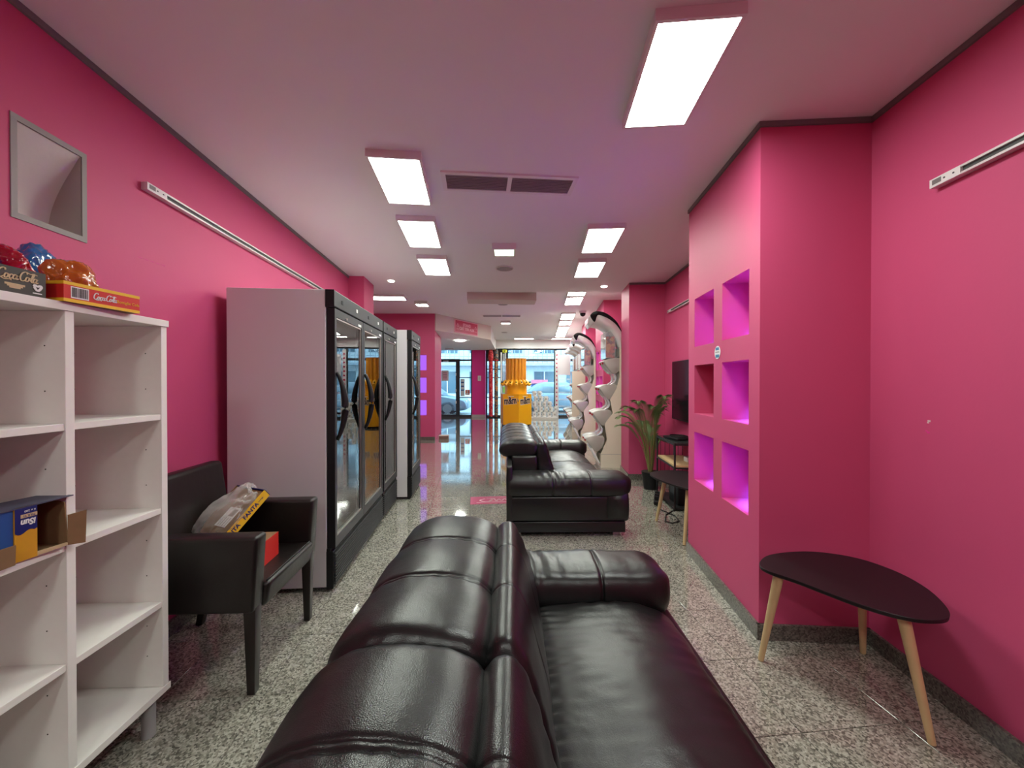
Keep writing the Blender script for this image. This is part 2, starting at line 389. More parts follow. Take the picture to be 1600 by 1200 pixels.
struct(prism('pillar_far', [(2.06, 11.3), (2.0, 10.45), (2.6, 10.4), (2.65, 11.25)], 0, HF, PINK))
# lowered soffit over the entrance with its slanted fascia, and the beam above the shop windows
struct(prism('ceiling_soffit', [(-4.9, 10.81), (-1.99, 10.81), (-1.83, 9.13), (-.63, 11.2), (-.63, 14.9), (-4.9, 14.9)], 2.605, HF, CEIL))
struct(prism('ceiling_lintel', [(-4.9, 14.9), (3.0, 14.9), (3.0, 15.3), (-4.9, 15.3)], 2.67, HF, CEIL))
fs_ = Vector((-.63, 11.2)) - Vector((-1.83, 9.13)); fsd = fs_.normalized(); fsn = Vector((fsd.y, -fsd.x))
fp = [Vector((-1.83, 9.12)) + fsn * .004, Vector((-.63, 11.19)) + fsn * .004]
struct(prism('trim_fascia', [tuple(fp[0]), tuple(fp[0] + fsn * .02), tuple(fp[1] + fsn * .02), tuple(fp[1])], 2.602, HF - .001, CREAMP))
wr_ = bpy.data.objects['wall_right']; CHIP = mat('bare_plaster', (.75, .62, .6, 1), .9)
for yv, zv, s_ in ((1.724, 1.212, .006), (1.728, 1.204, .004), (1.727, 1.160, .006), (1.735, 1.166, .004)):
    box('paint_chip', (xr(yv) - .0012, yv - s_, zv - s_ * .6), (xr(yv) + .002, yv + s_, zv + s_ * .7), CHIP if zv > 1.2 else PINKB, wr_)
for k in range(5):
    yv = 1.912 + .178 * k / 5; box('scratch', (xl(yv) - .004, yv, 2.008 + .001 * k), (xl(yv) + .0008, yv + .022, 2.0095 + .001 * k), PINKB, lw)
# ceiling edge trims and skirtings
def strip(name, p0, p1, z0, z1, t, m, side=1):
    a, b = Vector(p0), Vector(p1); d = (b - a).normalized(); n = Vector((-d.y, d.x)) * t * side
    poly = [tuple(a), tuple(b), tuple(b + n), tuple(a + n)]
    if side < 0: poly.reverse()
    return struct(prism(name, poly, z0, z1, m))
strip('trim_ceiling_left', (xl(-3.4), -3.4), (xl(5.08), 5.08), HN - .028, HN - .001, .012, TRIMG, -1)
strip('trim_ceiling_right', (xr(-3.4), -3.4), (xr(2.03), 2.03), HN - .028, HN - .001, .012, TRIMG)
strip('trim_column_front', (1.33, 2.07), (1.91, 2.03), HN - .028, HN - .001, .012, TRIMG, -1)
strip('trim_column_side', (1.335, 2.058), tuple(cf), HN - .028, HN - .001, .012, TRIMG)
strip('trim_recess', (xr(3.1), 3.1), (xr(5.4), 5.4), HN - .028, HN - .001, .012, TRIMG)
strip('trim_pillar_middle', (1.65, 5.42), (2.15, 5.393), HN - .028, HN - .001, .012, TRIMG, -1)
strip('baseboard_left', (xl(-3.4), -3.4), (xl(5.08), 5.08), 0, .083, .016, GRANB, -1)
strip('baseboard_right', (xr(-3.4), -3.4), (xr(2.03), 2.03), 0, .083, .016, GRANB)
strip('baseboard_column_front', (1.319, 2.07), (1.90, 2.03), 0, .083, .016, GRANB, -1)
strip('baseboard_column_side', (1.335, 2.056), tuple(cf), 0, .083, .016, GRANB)
strip('baseboard_recess', (xr(3.1), 3.1), (xr(5.4), 5.4), 0, .083, .016, GRANB)
strip('baseboard_pillar_middle', (1.64, 5.42), (2.15, 5.393), 0, .083, .016, GRANB, -1)
strip('baseboard_pillar_side', (1.65, 5.41), (1.70, 5.97), 0, .083, .016, GRANB)
strip('baseboard_niche_wall', (-5.0, 9.12), (-1.83, 9.12), 0, .075, .016, GRANB, -1)
strip('baseboard_pillar_left', (-2.2, 5.08), (-1.955, 5.08), 0, .083, .016, GRANB, -1)

# niche lamps: small recessed spots in the niche ceilings
VIO = emis('violet_lamp', (.62, .2, 1, 1), 6)
def niche_lamp(parent, x, y, z, power, col, rx=0, ry=0, size=120):
    o = cyl('niche_lamp', (x, y, z - .002), (x, y, z + .006), .014, VIO, parent, seg=12)
    l = bpy.data.lights.new('niche_spot', 'SPOT'); l.energy = power; l.color = col; l.spot_size = R(size); l.spot_blend = .9; l.shadow_soft_size = .015
    lo = bpy.data.objects.new('niche_spot', l); C.objects.link(lo); lo.location = (x, y, z - .02); lo.rotation_euler = (rx, ry, 0)
dC = (cn - cf).normalized(); iC = Vector((-dC.y, dC.x))
for k, (u0, u1, v0, v1, e) in enumerate(hC):
    if k == 2: continue          # the far niche of the middle row is unlit
    p = cf + dC * (u0 + (u1 - u0) * .72) + iC * .07
    niche_lamp(colA, p.x, p.y, v1, 62, (.095, .17, 1.0), ry=R(-30), size=84)
NLIT = emis('violet_backlit_panel', (.235, .072, .50, 1), 1.0)
for k, (u0, u1, v0, v1, e) in enumerate(hA): box('backlit_panel', (-5.0 + u0 + .004, 9.12 + .15, v0 + .004), (-5.0 + u1 - .004, 9.12 + .165, v1 - .004), NLIT, pillA)
d2 = (p2n - p2f).normalized(); i2 = Vector((-d2.y, d2.x))
for k, (u0, u1, v0, v1, e) in enumerate(h2):
    p = p2f + d2 * (u0 + u1) / 2 + i2 * .05; niche_lamp(pil2, p.x, p.y, v1, 52.0, (.10, .12, 1.0), ry=R(-36), size=84)

# ------------------------------------------------------------------ shop front (y = 15.1) and the street
YW = 15.05
px = lambda p, y=YW: (p - 800) / 600 * y
pz = lambda p, y=YW: CAMZ - (p - 596) / 600 * y
FR = mat('anthracite_frame', (.035, .042, .05, 1), .4)
bm = bmesh.new(); bm.free()
def bar(name, x0, x1, z0, z1, parent, d=.07, m=FR): return box(name, (x0, YW - d / 2, z0), (x1, YW + d / 2, z1), m, parent)
dr = struct(bpy.data.objects.new('door_1', None)); C.objects.link(dr)
xa, xb, xc, xd = px(640), px(712), px(718.5), px(738)
zt, zm = pz(545), pz(563)
bar('frame', -4.9, xd, zt - .06, 2.67, dr); bar('frame', -4.9, xc, zm - .07, zm + .05, dr); bar('frame', xb + .01, xc, .06, zm - .07, dr); bar('frame', -4.9, xc, 0.0, .1, dr)
bar('frame', xa - .1, xa, .1, zm - .07, dr)
p = bar('pane', xa, xb, .1, zm - .07, dr, .012, GLASS); bar('pane', -4.8, xd - .04, zm + .05, zt - .06, dr, .012, GLASS)
for zz in (pz(585), pz(610), pz(628.5)): box('hinge', (xb - .0, YW - .06, zz - .05), (xb + .04, YW - .035, zz + .05), WPLAST, dr)
box('door_closer', (px(693), YW - .07, pz(565.5)), (px(701), YW - .035, pz(563.5)), WPLAST, dr)
w1 = struct(bpy.data.objects.new('window_1', None)); C.objects.link(w1)
bar('frame', xd - .05, xd, 0.0, zt, w1); bar('frame', xc, xd - .05, zm - .03, zm + .04, w1)
for zz in (pz(590), pz(621)): bar('frame', xc, xd - .05, zz - .02, zz + .02, w1)
bar('frame', xc, xd - .05, 0.0, .08, w1)
for za, zb in ((.08, pz(621) - .02), (pz(621) + .02, pz(590) - .02), (pz(590) + .02, zm - .03)): bar('pane', xc, xd - .05, za, zb, w1, .012, GLASS)
struct(prism('pillar_shopfront', [(px(738), YW - .12), (px(758.5), YW - .12), (px(758.5), YW + .2), (px(738), YW + .2)], 0, 2.67, PINKB))
strip('baseboard_shopfront', (px(737.5), YW - .12), (px(759), YW - .12), 0, .1, .02, mat('pale_stone', (.5, .49, .48, 1), .3), -1)
w2 = struct(bpy.data.objects.new('window_2', None)); C.objects.link(w2)
x0, x1 = px(759), px(868)
bar('frame', x0, 3.0, zt - .05, 2.67, w2); bar('frame', x0, 3.0, zm - .04, zm + .05, w2); bar('frame', x0, x0 + .06, 0, zt, w2); bar('frame', x1 - .06, x1 + .04, 0, zt, w2); bar('frame', x0, 3.0, 0, .07, w2)
bar('frame', px(783), px(783) + .05, .07, zm - .04, w2)
for zz in (pz(577), pz(590), pz(621)): bar('frame', x0 + .06, px(783), zz - .02, zz + .02, w2)
zz = [.07, pz(621), pz(590), pz(577), zm - .04]
for a, b in zip(zz, zz[1:]): bar('pane', x0 + .06, px(783), a + .02, b - .02, w2, .012, GLASS)
bar('pane', px(783) + .05, x1 - .06, .07, zm - .04, w2, .012, GLASS); bar('pane', x0 + .06, x1 - .06, zm + .05, zt - .05, w2, .012, GLASS)
bar('pane', x1 + .04, 2.9, .07, zm - .04, w2, .012, GLASS); bar('pane', x1 + .04, 2.9, zm + .05, zt - .05, w2, .012, GLASS)
# black header box behind the candy tubes
box('header_panel', (x0 + .06, YW - .2, zm + .05), (px(794), YW - .05, zt - .05), BLK, w2)
# decals on the glass
o = box('paper_notice', (px(690), YW - .018, pz(595)), (px(701), YW - .009, pz(579)), WHITE); tag(o, 'white paper notice with a pink printed block taped on the entrance door glass', 'notice')
box('print', (px(692.3), YW - .0215, pz(593.4)), (px(699), YW - .0185, pz(581.5)), mat('pale_pink_print', S(238, 190, 205), .6), o)
for k in range(4): box('print_line', (px(692.6), YW - .024, pz(590.8 - k * 2.6)), (px(698.6), YW - .0218, pz(590.2 - k * 2.6)), TRIMG, o)
o = box('orange_sticker', (px(727), YW - .018, pz(617)), (px(734), YW - .009, pz(609)), mat('orange_sticker', S(236, 104, 48), .5)); tag(o, 'square orange sticker with a white symbol on the narrow window by the door', 'sticker')
cyl('symbol', (px(730.5), YW - .0185, pz(611.5)), (px(730.5), YW - .021, pz(611.5)), .035, WHITE, o); box('symbol', (px(728.6), YW - .021, pz(615.6)), (px(732.4), YW - .0185, pz(613.6)), WHITE, o)
o = box('white_sticker', (px(719.5), YW - .018, pz(619)), (px(726), YW - .009, pz(592)), mat('frosted_sticker', (.72, .8, .8, 1), .5)); tag(o, 'pale frosted vinyl sheet stuck on the narrow window left of the orange sticker', 'sticker')
for k in range(3): box('print_line', (px(720.5), YW - .021, pz(598.5 + k * 6)), (px(725), YW - .0185, pz(596.5 + k * 6)), BLUEP, o)
o = box('switch_plate', (px(747), YW - .135, pz(595)), (px(752), YW - .12, pz(587)), WPLAST, bev=.004); tag(o, 'white wall switch plate on the bright pink shopfront pillar', 'switch')
box('rocker', (px(748.2), YW - .14, pz(593.5)), (px(750.8), YW - .1345, pz(588.5)), WPAINT, o)

ROADZ = -.12
struct(prism('road', [(-22, 15.4), (22, 15.4), (22, 30), (-22, 30)], ROADZ - .1, ROADZ, mat('pale_asphalt', (.26, .29, .31, 1), .8, var=.1, vscale=3)))
struct(prism('sidewalk', [(-22, 15.32), (22, 15.32), (22, 16.2), (-22, 16.2)], ROADZ, -.012, mat('pale_paving', (.55, .56, .56, 1), .8)))
bd = T('apartment_building', 'pale apartment block with balconies across the street beyond the shop windows', 'building', (0, 25, ROADZ))
FAC = mat('pale_facade', (.62, .68, .70, 1), .8, var=.06, vscale=.7); FDK = mat('facade_window', (.10, .16, .2, 1), .15); FBL = mat('facade_grey', (.33, .40, .45, 1), .6)
box('facade', (-18, 0, 0), (18, 3, 9), FAC, bd)
for i in range(-8, 9):
    for k in range(3):
        f = box('window', (i * 2.1 - .65, -.06, 3.1 + k * 2.6 - 2.35), (i * 2.1 + .65, .02, 4.4 + k * 2.6 - 2.35 + .1), FDK, bd); box('window_frame', (-.03 + i * 2.1, -.09, 3.1 + k * 2.6 - 2.35), (.03 + i * 2.1, -.06, 4.5 + k * 2.6 - 2.35), WHITE, f)
for k, z in enumerate((2.5, 5.1)):
    box('balcony_slab', (-16, -1.0, z), (16, 0, z + .14), FBL, bd); bm = bmesh.new()
    for i in range(110):
        bbox(bm, (-15.8 + i * .29, -.98, z + .14), (-15.76 + i * .29, -.94, z + 1.0))
    bbox(bm, (-16, -1, z + 1), (16, -.92, z + 1.07)); bbox(bm, (-16, -1, z + .55), (16, -.92, z + .6)); bmobj('balcony_railing', bm, FBL, bd)
box('shop_sign', (1.25, -.3, 1.38), (2.3, -.02, 1.62), mat('pink_sign', S(228, 120, 140), .5), bd); box('shop_shutter', (1.25, -.08, .3), (2.3, 0.0, 1.36), mat('blue_shutter', S(70, 92, 150), .5), bd)
# cars
CARP = mat('silver_blue_car_paint', (.20, .27, .32, 1), .3, .2, coat=.3); CGL = mat('car_window', (.03, .05, .06, 1), .35, spec=.2); TYRE = mat('tyre', (.02, .02, .022, 1), .8); RIM = mat('wheel_rim', (.5, .52, .54, 1), .3, .8)
def car(name, label, loc, rz):
    c = T(name, label, 'car', loc, rz, None)
    body = [(0, .28), (.05, .62), (.35, .72), (1.05, .86), (1.55, .95), (3.6, .96), (4.15, .88), (4.25, .5), (4.2, .26), (2, .2), (.6, .2)]
    loft('body', [(-a, b) for a, b in body], [(0, .10), (.03, .04), (.12, 0), (.85, 0), (1.55, 0), (1.64, .04), (1.67, .10)], CARP, c, n=4)
    cab = [(1.05, .86), (1.75, 1.40), (2.3, 1.48), (3.2, 1.44), (3.75, 1.1), (3.95, .9), (2.5, .88)]
    loft('cabin', [(-a, b) for a, b in cab], [(.1, .1), (.16, .03), (.3, 0), (1.37, 0), (1.51, .03), (1.57, .1)], CARP, c, n=4)
    for yv in (.112, 1.558):
        vs = [(-1.42, yv, .97), (-1.86, yv, 1.33), (-2.5, yv, 1.37), (-2.5, yv, .97)]; v2 = [(-2.6, yv, .97), (-2.6, yv, 1.37), (-3.1, yv, 1.34), (-3.5, yv, 1.05), (-3.5, yv, .97)]
        for vv in (vs, v2):
            n_ = len(vv); o = mesh('side_window', [(x, y - .006, z) for x, y, z in vv] + [(x, y + .006, z) for x, y, z in vv], [tuple(range(n_)), tuple(range(n_, 2 * n_))] + [(i, (i + 1) % n_, n_ + (i + 1) % n_, n_ + i) for i in range(n_)], CGL, c)
    mesh('windscreen', [(-1.10, .3, .90), (-1.10, 1.37, .90), (-1.72, 1.33, 1.385), (-1.72, .34, 1.385), (-1.13, .3, .89), (-1.13, 1.37, .89), (-1.74, 1.33, 1.37), (-1.74, .34, 1.37)], [(0, 1, 2, 3), (4, 7, 6, 5), (0, 4, 5, 1), (1, 5, 6, 2), (2, 6, 7, 3), (3, 7, 4, 0)], CGL, c)
    for x in (-.85, -3.4):
        for y in (.0, 1.5):
            wv = cyl('wheel', (x, y, .31), (x, y + .18, .31), .31, TYRE, c, seg=24); cyl('rim', (x, y - .008, .31), (x, y + .188, .31), .2, RIM, wv, seg=16)
    for y in (.2, 1.25): box('headlight', (-.1, y, .56), (-.02, y + .22, .68), WHITE, c, .02)
    return c
c1 = car('parked_car', 'silver blue hatchback parked outside the glazed entrance door', (-2.0, 16.9, ROADZ), 0)
c2 = dup(c1, (4.6, 18.4, ROADZ), 0, 'silver blue hatchback farther along the street outside the big window')

# ------------------------------------------------------------------ ceiling fittings
def panel_light(label, xn, yn, xf, yf, wd, z=HN, m=None, rim=.014, th=.045, name='ceiling_panel_light', group='rectangular ceiling light panels'):
    a, b = Vector((xn, yn)), Vector((xf, yf)); L = (b - a).length; d = (b - a) / L
    ang = math.atan2(-d.x, d.y); c = (a + b) / 2
    o = T(name, label, 'ceiling light', (c.x, c.y, z - th), ang, group)
    hw, hl_ = wd / 2, L / 2; bm = bmesh.new()
    for lo, hi in (((-hw - rim, -hl_ - rim, 0), (hw + rim, -hl_, th)), ((-hw - rim, hl_, 0), (hw + rim, hl_ + rim, th)), ((-hw - rim, -hl_, 0), (-hw, hl_, th)), ((hw, -hl_, 0), (hw + rim, hl_, th))): bbox(bm, lo, hi)
    bmobj('frame', bm, WPLAST, o); box('diffuser', (-hw, -hl_, .004), (hw, hl_, .012), m or DIFF_N, o); box('back_plate', (-hw, -hl_, .03), (hw, hl_, th - .002), WPLAST, o)
    return o
g = 'rectangular ceiling light panels'
panel_light('large lit rectangular panel nearest the camera over the right side of the sofa', .70, 1.44, .75, 2.03, .30)
panel_light('first lit rectangular panel of the left row, beside the slatted ceiling vent', -.715, 2.33, -.775, 2.92, .30, m=DIFF_R)
panel_light('second lit rectangular panel of the left ceiling row', -.81, 3.24, -.868, 3.86, .295, m=DIFF_R)
panel_light('third lit rectangular panel of the left row, above the freezer end', -.885, 4.24, -.935, 4.87, .30, m=DIFF_R)
panel_light('lit rectangular panel on the right, nearer of two before the round speaker', .835, 3.396, .885, 4.02, .305, m=DIFF_R)
panel_light('lit rectangular panel on the right next to the small spotlight', .91, 4.355, .957, 4.97, .29, m=DIFF_R)
panel_light('added unseen fill light panel on the ceiling behind the viewpoint, left of the sofa', -.52, -1.6, -.47, -1.0, .30)  # this pair is added out of view to brighten surfaces facing the camera
panel_light('added unseen fill light panel on the ceiling behind the viewpoint, right of the sofa', .72, -1.6, .77, -1.0, .30)
far = [(7.03, 6.42, 'first panel of the far right row, half hidden by the ceiling step'), (7.87, 7.2, 'second panel of the far right row, just past the ceiling step'),
       (9.7, 8.97, 'third panel of the far right row, beside the dome camera'), (10.65, 10.0, 'fourth panel of the far right row of lit panels'),
       (11.8, 11.1, 'fifth panel of the far right row of lit panels'), (12.65, 12.05, 'sixth panel of the far right row of lit panels'), (13.55, 12.85, 'last panel of the far right row, closest to the shop window')]
for yf, yn, lb in far:
    panel_light('lit ' + lb, 1.18 + .08 * (yn - 7.2), yn, 1.18 + .08 * (yf - 7.2), yf, .30, HF, DIFF_F)
panel_light('lit panel set crosswise over the freezers beyond the left pillar', -2.65, 7.23, -2.03, 7.29, .30, HF, DIFF_F)
for xx, lb in ((-.97, 'under the edge of the entrance soffit'), (.44, 'above the yellow candy dispenser'), (1.82, 'above the candy displays')):
    panel_light('long lit ceiling strip near the shop windows ' + lb, xx - .34, 14.15, xx + .34, 14.15, .26, HF, DIFF_F)
def square_light(label, x, y, s, z, m, rz=0):
    o = T('square_ceiling_light', label, 'ceiling light', (x, y, z - .06), rz, 'small square ceiling lights')
    bm = bmesh.new(); h = s / 2; r = .02
    for lo, hi in (((-h - r, -h - r, 0), (h + r, -h, .06)), ((-h - r, h, 0), (h + r, h + r, .06)), ((-h - r, -h, 0), (-h, h, .06)), ((h, -h, 0), (h + r, h, .06))): bbox(bm, lo, hi)
    bmobj('frame', bm, WPLAST, o); box('diffuser', (-h, -h, .004), (h, h, .012), m, o); box('back_plate', (-h, -h, .04), (h, h, .058), WPLAST, o)
square_light('small square greenish light in the middle of the near ceiling', -.08, 3.985, .20, HN, DIFF_E)
square_light('small square light by the left niche wall of the far ceiling', -1.83, 7.83, .22, HF, DIFF_F)
square_light('small square light just past the ceiling beam', -.15, 7.55, .22, HF, DIFF_F)
square_light('small square light beyond the far ceiling vent', -.17, 10.3, .22, HF, DIFF_F)
def round_thing(name, label, cat, x, y, z, r, m_in, h=.012, group=None):
    o = T(name, label, cat, (x, y, z - h), 0, group)
    tube('ring', [(math.cos(a) * r, math.sin(a) * r, .004) for a in [k * math.pi / 16 for k in range(32)]], .006, WPLAST, o, 6, True)
    cyl('grille' if 'speaker' in name else 'diffuser', (0, 0, .003), (0, 0, h), r * .94, m_in, o, seg=32); return o
SPK = mat('speaker_grille', (.36, .34, .34, 1), .7, bump=.6, bscale=500)
for lb, x, y, z in (('round flush ceiling speaker behind the square greenish light', -.09, 4.72, HN), ('round flush ceiling speaker just past the ceiling beam', -.19, 8.0, HF), ('round flush ceiling speaker near the shop windows', -.25, 12.6, HF)):
    round_thing('ceiling_speaker', lb, 'speaker', x, y, z, .105, SPK, group='round ceiling speakers')
SPOTE = emis('spot_lens', (1, .93, .82, 1), 14)
for lb, x, y in (('small round lit spotlight in the ceiling by the left pillar', -1.668, 5.31), ('small round lit spotlight in the ceiling by the right pillar', 1.346, 5.62)):
    round_thing('ceiling_spotlight', lb, 'spotlight', x, y, HN, .045, SPOTE, group='round ceiling spotlights')
round_thing('round_ceiling_light', 'round lit ceiling light under the entrance soffit', 'ceiling light', -1.53, 11.3, 2.605, .15, DIFF_F, .03)
o = round_thing('smoke_detector', 'round pale ceiling fitting over the entrance door', 'detector', -2.32, 14.2, 2.605, .17, WPLAST, .05)
VSLAT = mat('vent_slat', (.32, .29, .29, 1), .5)
def vent(label, x, y, wd, dp, z, rz, n=9):
    o = T('ceiling_vent', label, 'air vent', (x, y, z - .012), rz, 'slatted ceiling vents'); hw, hd = wd / 2, dp / 2; bm = bmesh.new()
    for lo, hi in (((-hw, -hd, 0), (hw, -hd + .03, .012)), ((-hw, hd - .03, 0), (hw, hd, .012)), ((-hw, -hd + .03, 0), (-hw + .03, hd - .03, .012)), ((hw - .03, -hd + .03, 0), (hw, hd - .03, .012)), ((-.015, -hd + .03, 0), (.015, hd - .03, .012))): bbox(bm, lo, hi)
    bmobj('frame', bm, WPLAST, o); box('backing', (-hw + .03, -hd + .03, .0095), (hw - .03, hd - .03, .0115), BMETAL, o)
    for k in range(n):
        yv = -hd + .03 + (k + .5) * (dp - .06) / n
        for a, b in ((-hw + .03, -.015), (.015, hw - .03)): box('slat', (a, yv - .0035, .001), (b, yv + .0035, .009), VSLAT, o)
vent('slatted white framed ceiling vent between the light panels in the near ceiling', -.02, 2.70, .93, .25, HN, R(5))
vent('slatted ceiling vent in the far ceiling past the beam', -.25, 9.4, .97, .26, HF, R(0), 6)
o = T('dome_camera', 'black dome security camera on a white base beside the right candy arches', 'camera', (1.62, 8.8, HF), 0)
cyl('base', (0, 0, -.05), (0, 0, 0), .075, WPLAST, o, .09); bm = bmesh.new(); bmesh.ops.create_uvsphere(bm, u_segments=16, v_segments=10, radius=.065, matrix=Matrix.Translation((0, 0, -.06))); bmobj('dome', bm, BPLAST, o, True)
cyl('lens', (0, -.05, -.09), (0, -.07, -.1), .018, GPLAST, o)
# sign on the slanted fascia
sc_ = fp[0] + (fp[1] - fp[0]) * .5 + fsn * .022
o = T('hanging_sign', 'deep pink sign with white lettering on the slanted entrance fascia', 'sign', (sc_.x, sc_.y, 2.80), math.atan2(fsd.y, fsd.x))
PKS = mat('crimson_sign', S(190, 40, 84), .4); PKL = mat('sign_print', S(246, 190, 205), .5)
box('border', (-.50, -.018, -.165), (.50, 0, .165), mat('pale_pink_border', S(235, 170, 185), .5), o); box('panel', (-.475, -.023, -.145), (.475, -.017, .145), PKS, o)
mt = lambda x, z: frame((x, -.0245, z), (1, 0, 0), (0, 0, 1))
text('lettering', 'STAND', .105, PKL, o, mt(0, .055), bold=.003); text('lettering', 'CAT TEN ALBI', .1, PKL, o, mt(0, -.045), bold=.003)
for sx in (-.39, .39):
    strokes('ornament', [[(-.04, -.02), (0, .05), (.04, -.02), (-.04, -.02)], [(-.05, -.09), (.05, -.09)]], .012, PKL, o, mt(sx, .02))

# track rails on the walls
def rail(label, x, y, z, L, rz, side):
    """front faces local +x*side; the rail runs along local y from its end cap."""
    o = T('track_rail', label, 'track rail', (x, y, z), rz, 'white wall mounted track rails'); s = side
    def bx(name, a0, a1, y0, y1, z0, z1, m, p=o, **k): return box(name, (min(a0 * s, a1 * s), y0, z0), (max(a0 * s, a1 * s), y1, z1), m, p, **k)
    bx('rail', 0, .018, 0, L, -.019, .019, ALU); bx('lip', .018, .032, 0, L, .010, .019, ALU); bx('lip', .018, .032, 0, L, -.019, -.010, ALU)
    bx('slot', .018, .022, .12, L, -.010, .010, SLOT)
    e = bx('end_cap', .018, .033, -.004, .12, -.0185, .0185, WPLAST); bx('label_plate', .033, .0345, .008, .045, -.008, .012, TRIMG, e)
    for q in (.058, .095): bx('screw', .033, .035, q - .003, q + .003, -.002, .004, SLOT, e)
    return o
rail('white track rail high on the left pink wall above the chair and freezers', xl(1.93) + .001, 1.93, 2.372, 2.9, LA, 1)
r_ = rail('white track rail high on the right pink wall over the dark table', xr(1.69) - .001, 1.69, 2.255, 2.4, math.pi + RA, 1)
rail('short white track rail in the recess above the television', xr(5.2) - .001, 5.2, 2.33, 2.0, math.pi + RA, 1)
# recessed steel wall lamp, left wall
yc = (1.640 + 1.405) / 2
o = T('wall_recess_lamp', 'square brushed steel recessed light with curved reflector on the left wall', 'wall light', (xl(yc), yc, 2.175), LA)
hw, hz = .118, .17; bm = bmesh.new()
for lo, hi in (((-.002, -hw - .018, -hz - .02), (.004, hw + .018, -hz + .002)), ((-.002, -hw - .018, hz - .002), (.004, hw + .018, hz + .02)), ((-.002, -hw - .018, -hz), (.004, -hw + .002, hz)), ((-.002, hw - .002, -hz), (.004, hw + .018, hz))): bbox(bm, lo, hi)
bmobj('frame', bm, mat('satin_grey_frame', (.30, .285, .27, 1), .6), o)
n_ = 14; prf = [(-.002 - .125 * math.sin(k / n_ * math.pi / 2), hz - .003 - (2 * hz - .006) * k / n_) for k in range(n_ + 1)]
V = [(x, -hw + .003, z) for x, z in prf] + [(x, hw - .004, z) for x, z in prf]; q = n_ + 1
mesh('reflector', V, [(k, k + 1, q + k + 1, q + k) for k in range(n_)], mat('satin_aluminium_reflector', (.72, .70, .66, 1), .45, .35, bump=.1, bscale=60), o, True)
box('back_plate', (-.134, -hw + .001, -hz + .001), (-.129, hw - .001, hz - .001), CHROME, o)
box('side_plate', (-.127, -hw + .001, -hz + .003), (0, -hw + .004, hz - .003), CHROME, o)
box('side_plate', (-.127, hw - .004, -hz + .003), (0, hw - .001, hz - .003), CHROME, o)
for zz in (-hz + .001, hz - .003): box('end_plate', (-.13, -hw + .001, zz), (0, hw - .001, zz + .002), CHROME, o)

